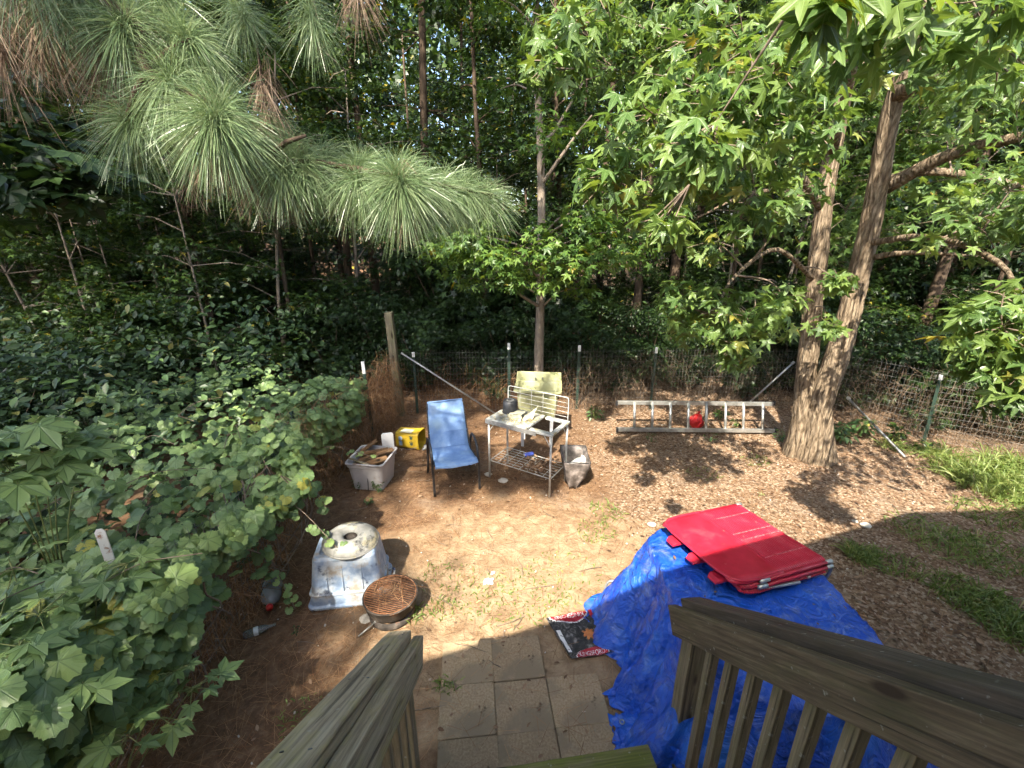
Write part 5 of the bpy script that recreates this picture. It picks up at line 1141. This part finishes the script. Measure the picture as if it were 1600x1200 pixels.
# ------------------------------------------------------------------ aluminium ladder on its side
ld = thing('ladder', 'aluminium ladder lying on its side along the back fence', 'ladder', (2.76, 6.2, 0))
for (z0, z1, y) in ((.085, .06, -.10), (.455, .425, .06)):
    MB().box((0, y, (z0 + z1) / 2), (2.36, .03, .058), Matrix.Rotation(R(.6), 3, 'Y')).build('side_rail', M['aluminium'], ld, bevel=.003)
for k in range(8):
    x = at((990, 1018, 1046, 1074, 1102, 1132, 1160, 1190)[k], 650, 6.2).x - 2.76
    MB().tube([(x, -.09, .07), (x + .012, .05, .45)], .02, 8).build('rung', M['aluminium'], ld, smooth=True)
for x in (-1.19, 1.17): MB().box((x, .06, .44), (.03, .036, .064)).box((x, -.10, .075), (.03, .036, .064)).build('end_cap', M['black_metal'], ld)
rb = thing('red_bag', 'crumpled bright red bag behind the ladder', 'bag', at(1087, 668, 6.35) * 1.0); rb.location.z = 0
b_ = MB(); rings = []
for k in range(9):
    t = k / 8; z = .22 * t; rr = .10 * math.sin(PI * (.12 + .85 * t)) ** .7
    rings.append([(rr * math.cos(a) * (1 + .22 * math.sin(a * 3 + k)), rr * .7 * math.sin(a) * (1 + .2 * math.cos(a * 4 - k)), z + .02 * math.sin(a * 5)) for a in np.linspace(0, 2 * PI, 19)[:-1]])
b_.rings(rings, cap0=True, cap1=True).build('bag_body', M['red_cloth'], rb, smooth=False); MB().tube([(0, 0, .21), (.03, 0, .27), (-.02, .01, .25)], [.02, .015, .006], 6).build('knot', M['red_cloth'], rb)

# ------------------------------------------------------------------ tarp over a folding table, folded red lounger on top
random.seed(31)
ft = thing('folding_table', 'metal-legged table hidden under the blue tarp', 'table', (1.55, 2.2, 0))
MB().box((0, 0, .72), (.86, 1.15, .03)).build('table_top', M['galv'], ft, bevel=.004)
for (x, y) in ((-.36, .5), (.36, .5), (-.36, -.5), (.36, -.5)): MB().tube([(x, y, 0), (x, y, .71)], .014, 8).build('leg', M['galv'], ft, smooth=True)
oc = thing('chair_leg_frame', 'bent metal leg frame poking out left of the tarp', 'frame', (.70, 2.93, 0))
MB().tube(smooth_path([(.02, -.04, 0), (.05, -.03, .12), (.08, -.02, .2), (.14, -.03, .22), (.26, -.06, .22)], 4), .011, 7).build('tube', M['galv'], oc, smooth=True)
TOPP = [(1.02, 2.76), (1.42, 2.92), (1.82, 2.96), (1.98, 2.6), (2.03, 2.1), (1.95, 1.62), (1.5, 1.48), (1.12, 1.62), (1.02, 2.05), (.99, 2.45)]
GRDP = [(.60, 2.74), (1.2, 3.14), (1.95, 3.15), (2.36, 2.5), (2.42, 1.95), (2.15, 1.3), (1.5, 1.15), (.74, 1.52), (.68, 1.98), (.74, 2.32)]
def loop(pts, n):
    m = len(pts); out = []; P = [Vector((p[0], p[1], 0)) for p in pts]
    for i in range(m):
        a, b, c, d = P[i - 1], P[i], P[(i + 1) % m], P[(i + 2) % m]
        for k in range(n):
            t = k / n; out.append(.5 * ((2 * b) + (c - a) * t + (2 * a - 5 * b + 4 * c - d) * t * t + (3 * b - a - 3 * c + d) * t ** 3))
    return out
NS = 22; tl = loop(TOPP, NS); gl = loop(GRDP, NS); NT = len(tl); C0 = Vector((1.55, 2.2, 0)); base = Vector((1.55, 2.2, 0)); TZ = .79
rings = []
for f in (.03, .2, .4, .6, .78, .9, .97):
    rings.append([C0 + (p - C0) * f + Vector((0, 0, TZ + .012 * hsh(p.x * 3 * f + 3, p.y * 3 * f) - .02 * max(0, f - .85) / .15 + .007 * math.sin(i * .31 + f * 9) * f)) - base for i, p in enumerate(tl)])
NR = 22
for k in range(NR + 1):
    s = k / NR; r_ = []
    for i in range(NT):
        th = 2 * PI * i / NT; d = (gl[i] - tl[i]); dn = (gl[i] - C0).normalized(); tg = Vector((-dn.y, dn.x, 0))
        fold = (.055 * math.sin(th * 11 + .8 * math.sin(th * 3)) + .035 * math.sin(th * 23 + 1.3 + s * 2.2) + .018 * math.sin(th * 47 + 2 * s)) * (s ** .8) * (1 - .25 * s)
        rr = s ** 1.25
        z = (TZ - .02) * (1 - s) ** .92
        q = tl[i] + d * rr + dn * (fold + .03 * hsh(th * 6, s * 5) * s) + tg * .03 * math.sin(s * 7 + th * 13) * s + Vector((0, 0, max(.012, z + .016 * hsh(th * 9 + 2, s * 9) + .012 * math.sin(th * 31 + s * 6) * s)))
        r_.append(q - base + Vector((random.uniform(-.004, .004), random.uniform(-.004, .004), random.uniform(-.003, .003))))
    rings.append(r_)
# hem turned out on the ground
rings.append([q + ((gl[i] - C0).normalized()) * (.03 + .02 * math.sin(i * .35)) + Vector((0, 0, -q.z + .014 + .01 * (1 + math.sin(i * .9)))) for i, q in enumerate(rings[-1])])
tp = thing('tarp', 'crumpled blue plastic tarp draped over a table', 'tarp', base)
MB().rings(rings, cap0=True).build('sheet', M['tarp'], tp, smooth=True, solid=.0015)
for (x, y) in ((972, 1128), (1003, 1083)):
    q = gp(x, y, .05) - base; MB().lathe([(.009, .0), (.010, .003), (.016, .003), (.017, .0)], 14, q).build('grommet', M['aluminium'], tp, smooth=True)
v_, f_ = sheet([gp(952, 1118, .02) - base, gp(1010, 1100, .05) - base, gp(1040, 1175, .05) - base, gp(960, 1172, .02) - base], 10, 10, .012); MB().add(v_, f_).build('loose_flap', M['tarp'], tp, smooth=True, solid=.0015)

cz = .905
lo = thing('folding_lounger', 'folded red strapped lounger lying on the blue tarp', 'lounger', (1.535, 2.545, cz), R(19.5)); lo.rotation_euler = (R(-3), R(2), R(19.5))
def lounger_panel(z, x0, x1, ysh, smooth_end=True, amp=.006):
    vs = []; nx_, ny_ = 190, 26
    for j in range(ny_ + 1):
        for i in range(nx_ + 1):
            u = i / nx_; v = -1 + 2 * j / ny_; x = x0 + (x1 - x0) * u; hw = .355
            if u < .20: hw *= math.sqrt(max(0, 1 - ((.20 - u) / .20) ** 2.6)) * .16 + .84          # rounded corners
            y = v * hw + ysh; zz = 0
            if u > .45 or not smooth_end: zz += amp * math.sin(PI * x / .0165) ** 2 + (.004 if (.1 < abs(v) < .62 and .5 < u < .93) else 0)
            zz += .008 * math.sin(u * 5) * (1 - abs(v)) - .012 * max(0, abs(v) - .93) / .07 + .003 * hsh(u * 5, v * 4)
            vs.append((x, y, z + zz))
    return MB().add(vs, [(j * (nx_ + 1) + i, j * (nx_ + 1) + i + 1, (j + 1) * (nx_ + 1) + i + 1, (j + 1) * (nx_ + 1) + i) for j in range(ny_) for i in range(nx_)])
lpan = lounger_panel(0, -.37, .37, 0).build('strap_panel', M['red_vinyl'], lo, smooth=True, solid=.012)
lounger_panel(-.035, -.33, .38, -.012, False).build('strap_panel', M['red_vinyl'], lo, smooth=True, solid=.01)
lounger_panel(-.07, -.30, .36, -.02, False).build('strap_panel', M['red_vinyl'], lo, smooth=True, solid=.01)
b_ = MB(); b_.tube(smooth_path([(.0, -.356, 0), (-.22, -.352, .002), (-.33, -.32, .004), (-.374, -.22, .006), (-.376, 0, .006), (-.374, .22, .006), (-.33, .32, .004), (-.22, .352, .002), (0, .356, 0)], 6), .010, 8); b_.build('edge_tube', M['red_vinyl'], lo, smooth=True)
for y in (-.225, -.035, .035, .225): MB().box((.17, y, .0125), (.34, .010, .005)).build('seam_band', M['stitch'], lpan, bevel=.002)
for (y, z, x0) in ((-.362, -.012, -.12), (-.372, -.042, -.14), (.362, -.012, -.1), (.37, -.042, -.1)):
    MB().tube([(x0, y, z), (.36, y, z)], .0125, 9).build('frame_tube', M['red_vinyl'], lo, smooth=True)
    MB().tube([(x0 - .07, y, z), (x0 - .001, y, z)], .0145, 9).build('tube_end', M['aluminium'], lo, smooth=True)
    MB().tube([(.361, y, z), (.41, y, z)], .0145, 9).build('tube_end', M['aluminium'], lo, smooth=True)
MB().tube(smooth_path([(.40, -.36, -.03), (.425, -.36, -.06), (.43, -.35, -.13), (.43, -.30, -.30)], 4), .011, 8).build('folded_leg', M['aluminium'], lo, smooth=True)
MB().tube([(.2, -.375, -.075), (.43, -.31, -.12)], .009, 8).tube([(-.16, -.36, -.075), (.12, -.385, -.078)], .010, 8).build('folded_leg', M['aluminium'], lo, smooth=True)
for y in (.17, -.03, -.22):
    MB().rings([[(-.31, y - .05, -.05), (-.31, y + .05, -.05), (-.31, y + .05, -.028), (-.31, y - .05, -.028)], [(-.39, y - .045, -.052), (-.39, y + .045, -.052), (-.39, y + .045, -.032), (-.39, y - .045, -.032)], [(-.415, y - .035, -.062), (-.415, y + .035, -.062), (-.415, y + .035, -.046), (-.415, y - .035, -.046)]], cap0=True, cap1=True).build('plastic_tab', M['red_vinyl'], lo, bevel=.004)

# ------------------------------------------------------------------ empty charcoal bag
q4 = [gp(853, 968, .012), gp(946, 950, .012), gp(965, 1020, .03), gp(893, 1032, .012)]; bc = sum(q4, Vector()) / 4; bc.z = 0
cb = thing('charcoal_bag', 'flattened black and red charcoal bag under the tarp edge', 'bag', bc)
def bagp(u, v): a, b, c, d = q4; return (a * (1 - u) + b * u) * (1 - v) + (d * (1 - u) + c * u) * v - bc + Vector((0, 0, .010 * math.sin(u * 9) * math.sin(v * 7) + .008 * hsh(u * 9, v * 9) + .012))
M['bag_black'] = pm('bag_black', [(.35, (.012, .011, .011)), (.55, (.05, .045, .042)), (.72, (.28, .26, .24))], 22, 8, .5, bump=.5, bdist=.01, distort=1.2)
M['bag_red'] = pm('bag_red', [(.3, (.32, .01, .02)), (.7, (.45, .02, .04))], 12, 4, .5, bump=.2)
M['bag_white'] = pm('bag_white', [(.3, (.62, .6, .58)), (.7, (.78, .77, .75))], 12, 4, .5, bump=.1)
M['bag_orange'] = pm('bag_orange', [(.3, (.45, .12, .03)), (.7, (.6, .25, .08))], 14, 5, .5, bump=.1)
def bag_patch(u0, u1, v0, v1, lift, n=12, test=None):
    vs = []; fs = []
    for j in range(n + 1):
        for i in range(n + 1): vs.append(bagp(u0 + (u1 - u0) * i / n, v0 + (v1 - v0) * j / n) + Vector((0, 0, lift)))
    for j in range(n):
        for i in range(n):
            a, c = (i + .5) / n * 2 - 1, (j + .5) / n * 2 - 1
            if test is None or test(a, c): fs.append((j * (n + 1) + i, (j + 1) * (n + 1) + i, (j + 1) * (n + 1) + i + 1, j * (n + 1) + i + 1))
    return MB().add(vs, fs)
bsheet = bag_patch(0, 1, 0, 1, 0, 20).build('bag_sheet', M['bag_black'], cb, smooth=True, solid=.002)
for (u0, u1, v0, v1, f) in ((.06, .66, -.0, .2, 1), (.14, .8, .84, 1.0, -1)):
    bag_patch(u0 - .02, u1 + .02, v0, v1 + (.03 if f > 0 else 0), .0025, 22, lambda a, c, f=f: (a * a + ((c + f) / 2.0) ** 2) < 1).build('banner_edge', M['bag_white'], bsheet, smooth=True)
    bag_patch(u0, u1, v0, v1, .004, 22, lambda a, c, f=f: (a * a + ((c + f) / 2.0) ** 2) < 1).build('banner', M['bag_red'], bsheet, smooth=True)
bag_patch(.7, 1.0, .0, .2, .003, 8).build('red_patch', M['bag_red'], bsheet, smooth=True)
bag_patch(.45, .66, .42, .68, .003, 16, lambda a, c: a * a + c * c < 1 + .5 * math.sin(7 * math.atan2(c, a))).build('flame_print', M['bag_orange'], bsheet, smooth=True)
bag_patch(.03, .10, .35, .85, .003, 8).build('side_print', M['bag_white'], bsheet, smooth=True)
def lettering(word, u0, u1, v0, v1, flip, parent, mat, place, lift):
    cu = bpy.data.curves.new('lettering', 'FONT'); cu.body = word; cu.size = 1; cu.extrude = 0; to = bpy.data.objects.new('tmp', cu); COL.objects.link(to)
    bpy.context.view_layer.update(); me = bpy.data.meshes.new_from_object(to.evaluated_get(bpy.context.evaluated_depsgraph_get())); bpy.data.objects.remove(to)
    xs_ = [v.co.x for v in me.vertices]; ys_ = [v.co.y for v in me.vertices]; a, b, c, d = min(xs_), max(xs_), min(ys_), max(ys_)
    for v in me.vertices:
        s, t = (v.co.x - a) / (b - a), (v.co.y - c) / (d - c)
        if flip: s, t = 1 - s, 1 - t
        v.co = place(u0 + (u1 - u0) * s, v1 + (v0 - v1) * t) + Vector((0, 0, lift))
    me.name = 'lettering'; me.update(); return link('lettering', me, mat, parent)
lettering('KINGSFORD', .12, .60, .015, .105, True, bsheet, M['bag_white'], bagp, .0065)
lettering('KINGSFORD', .20, .74, .905, .99, False, bsheet, M['bag_white'], bagp, .0065)

# ------------------------------------------------------------------ litter under the vines
jg = thing('water_jug', 'clear plastic jug with red cap lying under the vines', 'jug', (-1.98, 2.93, 0), R(-68))
b_ = MB(); rings = []
for (x, r) in ((-.14, .03), (-.138, .068), (-.125, .078), (-.05, .079), (-.045, .075), (0, .079), (.05, .078), (.09, .066), (.125, .035), (.14, .022), (.16, .022)):
    rings.append([(x, r * math.cos(a), .08 + r * math.sin(a)) for a in np.linspace(0, 2 * PI, 21)[:-1]])
b_.rings(rings, cap0=True, cap1=True).build('jug_body', M['clear_plastic'], jg, smooth=True); MB().tube([(.158, 0, .08), (.182, 0, .08)], .026, 14).build('cap', M['red_cap'], jg, smooth=True)
gbt = thing('glass_bottle', 'clear glass bottle lying in the dirt below the jug', 'bottle', (-1.92, 2.60, 0), R(28)); b_ = MB(); rings = []
for (x, r) in ((-.10, .02), (-.098, .03), (.02, .031), (.05, .024), (.07, .012), (.11, .011), (.112, .014), (.12, .014)): rings.append([(x, r * math.cos(a), .032 + r * math.sin(a)) for a in np.linspace(0, 2 * PI, 17)[:-1]])
b_.rings(rings, cap0=True, cap1=True).build('bottle_body', M['glass'], gbt, smooth=True); MB().tube([(-.03, 0, .032), (.0, 0, .032)], .0316, 16, cap=False).build('paper_label', M['litter_white'], gbt, smooth=True)
st = at(160, 842, 2.05); sk_ = thing('white_stake', 'rust-stained white metal stake tip rising from the vines', 'stake', (st.x, st.y, 0), R(20)); M['rusty_white'] = pm('rusty_white', [(.3, (.62, .6, .56)), (.7, (.76, .75, .72))], 9, 4, .5, bump=.1, spots=[((.30, .13, .05), 24, .58)])
MB().rings([[(-.022, -.004, .3), (.022, -.004, .3), (.022, .004, .3), (-.022, .004, .3)], [(-.024, -.004, st.z + .045), (.024, -.004, st.z + .045), (.024, .004, st.z + .045), (-.024, .004, st.z + .045)], [(-.012, -.003, st.z + .065), (.012, -.003, st.z + .065), (.012, .003, st.z + .065), (-.012, .003, st.z + .065)]], cap0=True, cap1=True).build('plate', M['rusty_white'], sk_, bevel=.002); MB().tube([(0, .012, 0), (0, .012, st.z)], .008, 6).build('shaft', M['tpost_green'], sk_)
cu_ = thing('curled_plastic_strip', 'curled white plastic strip under the vines left of the jug', 'plastic scrap', gp(338, 960, 0)); v_ = [(.05 * math.cos(a) + (.0), y, .055 + .05 * math.sin(a)) for a in np.linspace(-.3, 3.0, 12) for y in (-.015, .015)]
MB().add(v_, [(2 * i, 2 * i + 1, 2 * i + 3, 2 * i + 2) for i in range(11)]).build('strip', M['litter_white'], cu_, smooth=True, solid=.002)
def rock(c, r, label, grp='stones in the yard'):
    b_ = MB(); rings = []
    for k in range(6):
        t = k / 5; rr = r * math.sin(PI * (.18 + .76 * t)) ** .8
        rings.append([(rr * math.cos(a) * random.uniform(.85, 1.15), rr * math.sin(a) * random.uniform(.7, 1.05), r * .75 * t - .006) for a in np.linspace(0, 2 * PI, 10)[:-1]])
    o = b_.rings(rings, cap0=True, cap1=True).build('stone', M['stone'], None); o.location = c; tag(o, label, 'stone', grp)
rock(gp(1352, 822), .055, 'pale stone at the house shadow edge on the right'); rock(gp(1336, 815), .03, 'small pale stone beside the larger stone on the right')
rock(gp(763, 742), .05, 'pale stone at the foot of the left table leg'); rock(gp(786, 752), .06, 'larger pale stone under the work table'); rock(gp(572, 968), .05, 'dirty white stone on the left of the grill foot'); rock(gp(1018, 820), .045, 'pale stone at the tarp corner behind the lounger')
for (x, y, s, lb) in ((763, 910, .045, 'crumpled white scrap on the bare ground in mid yard'), (770, 897, .02, 'small white scrap just above the larger scrap in mid yard'), (415, 935, .03, 'white scrap beside the vine sprig by the jug')):
    v_, f_ = sheet([(-s, -s * .6, .005), (s * .8, -s * .5, .012), (s, s * .6, .02), (-s * .7, s * .7, .01)], 6, 6, s * .18); o = MB().add(v_, f_).build('paper_scrap', M['litter_white'], None, solid=.002); o.location = gp(x, y); tag(o, lb, 'scrap', 'scraps of white litter')

# ------------------------------------------------------------------ weeds and grass
def weed(x, y, s, label, kind=OVAL, n=26, mat='bush_leaf'):
    p = gp(x, y); o = thing('weed', label, 'weed', p, random.uniform(0, 6), 'small weeds in the yard'); b_ = MB()
    P, B = cluster((0, 0, s * .7), s * .7, n, s * .42, up=1.0, out=.5, droop=.2, flat=.9)
    P[:, 2] = np.maximum(P[:, 2], .02)
    for q in P[::3]: b_.tube([(0, 0, 0), (q[0] * .5, q[1] * .5, q[2] * .7), tuple(q)], [.003, .0025, .0015], 4, cap=False)
    b_.build('stems', M['stem_green'], o); leaves_mesh('foliage', kind, B, P, M[mat], o)
weed(560, 762, .10, 'leafy weed at the left foot of the grey bin', STARL); weed(590, 768, .11, 'leafy weed at the right foot of the grey bin', STARL, 30); weed(578, 788, .08, 'small weed in front of the grey bin', STARL, 18)
weed(1222, 690, .14, 'weed at the left foot of the double-stemmed tree', OVAL, 34); weed(1258, 705, .16, 'weed in front of the double-stemmed tree', OVAL, 40); weed(1310, 690, .24, 'bushy weed at the right foot of the double-stemmed tree', OVAL, 110); weed(1345, 680, .22, 'bushy weed between the tree and the right-hand brace', OVAL, 90)
weed(1125, 655, .16, 'leafy sprig growing through the right half of the ladder', OVAL, 50, 'wood_leaf'); weed(1150, 668, .12, 'small sprig in front of the right half of the ladder', OVAL, 30, 'wood_leaf'); weed(1018, 690, .1, 'small weed left of the ladder foot', OVAL, 20); weed(1110, 690, .11, 'weed on the shaded soil below the ladder', OVAL, 24); weed(1400, 690, .2, 'bushy weed by the right-hand brace', OVAL, 70, 'wood_leaf'); weed(1440, 705, .15, 'weed beside the foot of the right-hand brace', OVAL, 40, 'wood_leaf')
weed(930, 655, .18, 'leafy weed at the back fence right of the sink', OVAL, 50); weed(462, 990, .06, 'tiny green weed in the needles left of the stairs', OVAL, 12, 'wood_leaf'); weed(1190, 775, .05, 'tiny pale green weed in the sunny litter', OVAL, 10, 'grass')
gP, gD, gL = [], [], []
def tuft_g(x, y, n, L, sp, lean=.5):
    c = gp(x, y)
    for k in range(n):
        a = random.uniform(0, 2 * PI); r_ = sp * math.sqrt(random.random()); gP.append((c.x + r_ * math.cos(a), c.y + r_ * math.sin(a), -.01)); gD.append((random.gauss(0, lean), random.gauss(0, lean), 1)); gL.append(L * random.uniform(.5, 1.2))
for (x, y, n, L, sp) in ((1550, 760, 900, .42, .38), (1590, 740, 700, .45, .35), (1500, 740, 330, .34, .3), (1470, 715, 220, .36, .25), (1620, 800, 300, .3, .35), (1540, 805, 160, .2, .3), (1400, 700, 120, .25, .2), (1345, 868, 300, .20, .13), (1400, 885, 120, .18, .2), (1520, 935, 420, .17, .28), (1560, 960, 500, .18, .25), (1590, 990, 300, .16, .22), (1480, 850, 260, .2, .35), (1560, 870, 300, .2, .4), (1440, 830, 120, .15, .3),
                        (640, 960, 90, .12, .10), (690, 950, 60, .08, .12), (700, 1075, 60, .10, .07), (760, 935, 130, .06, .3), (820, 930, 220, .055, .35), (880, 900, 160, .05, .35), (930, 830, 120, .08, .2), (945, 800, 110, .1, .2), (1180, 720, 60, .1, .2), (1100, 740, 40, .1, .2), (470, 1120, 60, .07, .15), (700, 900, 90, .06, .25)):
    tuft_g(x, y, n, L, sp)
gP = A(gP); o = strands('grass', gP - A([4, 4, 0]), A(gD), A(gL) * 1.15, .0085, M['grass'], None, .55, 3); o.location = (4, 4, 0); o['kind'] = 'stuff'; tag(o, 'thin grass and tufts on the right side of the yard', 'grass', kind='stuff')

# ------------------------------------------------------------------ pine straw, dead leaves, twigs and chips on the ground
n = 60000
X = rng.uniform(-3.2, 7, n); Y = rng.uniform(.9, 7.4, n)
dens = np.clip(.9 - .55 * np.exp(-(((X - .3) / 1.5) ** 2 + ((Y - 3.1) / 1.0) ** 2)) - .10 * np.clip(X, 0, 5), .06, 1) * (.35 + .65 * (np.sin(X * 2.3 + 1) * np.cos(Y * 2.9) * .5 + .5))
dens = np.where(X < -1.0, np.maximum(dens, .75), dens)
k_ = rng.random(n) < dens; X, Y = X[k_], Y[k_]
inp = (X > -.55) & (X < .62) & (Y < 2.55) & (Y > 1); keep = ~inp | (rng.random(len(X)) < .16); X, Y = X[keep], Y[keep]; n = len(X)
a = rng.uniform(0, 2 * PI, n); Z = np.where((X > -.55) & (X < .62) & (Y < 2.55), .026, .004) + rng.random(n) * .012
o = strands('pine_straw', np.stack([X, Y - 3, Z], 1), np.stack([np.cos(a), np.sin(a), rng.normal(0, .05, n)], 1), rng.uniform(.06, .2, n), .0024, M['straw'], None, .0, 2, True); o.location = (0, 3, 0); tag(o, 'brown pine needles strewn over the bare ground', 'pine straw', kind='stuff')
n = 24000; X = rng.uniform(-3, 8.5, n); Y = rng.uniform(1.0, 7.6, n)
dens = np.clip(.12 + .28 * np.clip(X - .4, 0, 2.4) + .25 * np.clip(Y - 4.6, 0, 2), .02, 1) * np.where((X < 1.2) & (Y < 4.2), .25, 1); k_ = rng.random(n) < dens; X, Y = X[k_], Y[k_]; n = len(X)
sz = rng.uniform(.012, .05, n) * np.where(rng.random(n) < .06, 1.6, 1)
o = leaves_mesh('leaf_litter', OVAL, bases(gauss(n, .28) + A([0, 0, 1]), gauss(n) * A([1, 1, .1]), sz), np.stack([X - 3, Y - 4, .006 + rng.random(n) * .014], 1), M['dead_leaf']); o.location = (3, 4, 0); tag(o, 'dry brown leaf litter across the right and back of the yard', 'leaf litter', kind='stuff')
n = 5000; X = rng.uniform(-14, 14, n); Y = rng.uniform(7.2, 18, n)
o = leaves_mesh('forest_litter', OVAL, bases(gauss(n, .3) + A([0, 0, 1]), gauss(n) * A([1, 1, .1]), rng.uniform(.06, .13, n)), np.stack([X, Y - 10, A([gz(x, y) + .02 for x, y in zip(X, Y)])], 1), M['dead_leaf']); o.location = (0, 10, 0); tag(o, 'dead leaves on the woodland floor beyond the fence', 'leaf litter', kind='stuff')
n = 420; X = rng.uniform(-2.2, 6, n); Y = rng.uniform(1.2, 6.6, n); b_ = MB()
for x, y in zip(X, Y):
    s = random.uniform(.003, .009); b_.box((x, y - 4, .004 + s * .3), (s * 2, s * random.uniform(.8, 1.8), s), Matrix.Rotation(random.uniform(0, 6), 3, 'Z') @ Matrix.Rotation(random.uniform(-.4, .4), 3, 'X'))
o = b_.build('pebbles', M['stone']); o.location = (0, 4, 0); tag(o, 'small pale chips and pebbles scattered over the ground', 'pebbles', kind='stuff')
b_ = MB()
for k in range(110):
    x = random.uniform(-1.6, 4.5); y = random.uniform(1.6, 6.4); a = random.uniform(0, 6.28); L = random.uniform(.06, .3); z = .03 if (-.55 < x < .62 and y < 2.55) else .012
    c = Vector((x, y - 4, z)); d = Vector((math.cos(a), math.sin(a), 0)); b_.tube([c, c + d * L * .5 + Vector((-d.y, d.x, 0)) * random.uniform(-.03, .03), c + d * L], [.003, .0027, .0015], 4)
o = b_.build('fallen_twigs', M['twig']); o.location = (0, 4, 0); tag(o, 'thin dark twigs scattered over the yard', 'twigs', kind='stuff')
n = 46; X = rng.uniform(-.5, .65, n); Y = rng.uniform(1.6, 2.6, n)
o = leaves_mesh('slab_leaves', OVAL, bases(gauss(n, .35) + A([0, 0, 1]), gauss(n) * A([1, 1, .1]), rng.uniform(.012, .05, n)), np.stack([X, Y - 2, .03 + rng.random(n) * .008], 1), M['dead_leaf']); o.location = (0, 2, 0); tag(o, 'curled dark dead leaves on the paving slabs', 'leaf litter', kind='stuff')
n = 46; X = rng.uniform(1.05, 1.95, n); Y = rng.uniform(1.6, 2.8, n)
o = leaves_mesh('tarp_leaves', OVAL, bases(gauss(n, .2) + A([0, 0, 1]), gauss(n) * A([1, 1, .1]), rng.uniform(.012, .035, n)), np.stack([X - 1.5, Y - 2.2, np.full(n, .0)], 1), M['dead_leaf']); o.location = (1.5, 2.2, .812); tag(o, 'small dead leaves fallen on top of the blue tarp', 'leaf litter', kind='stuff')
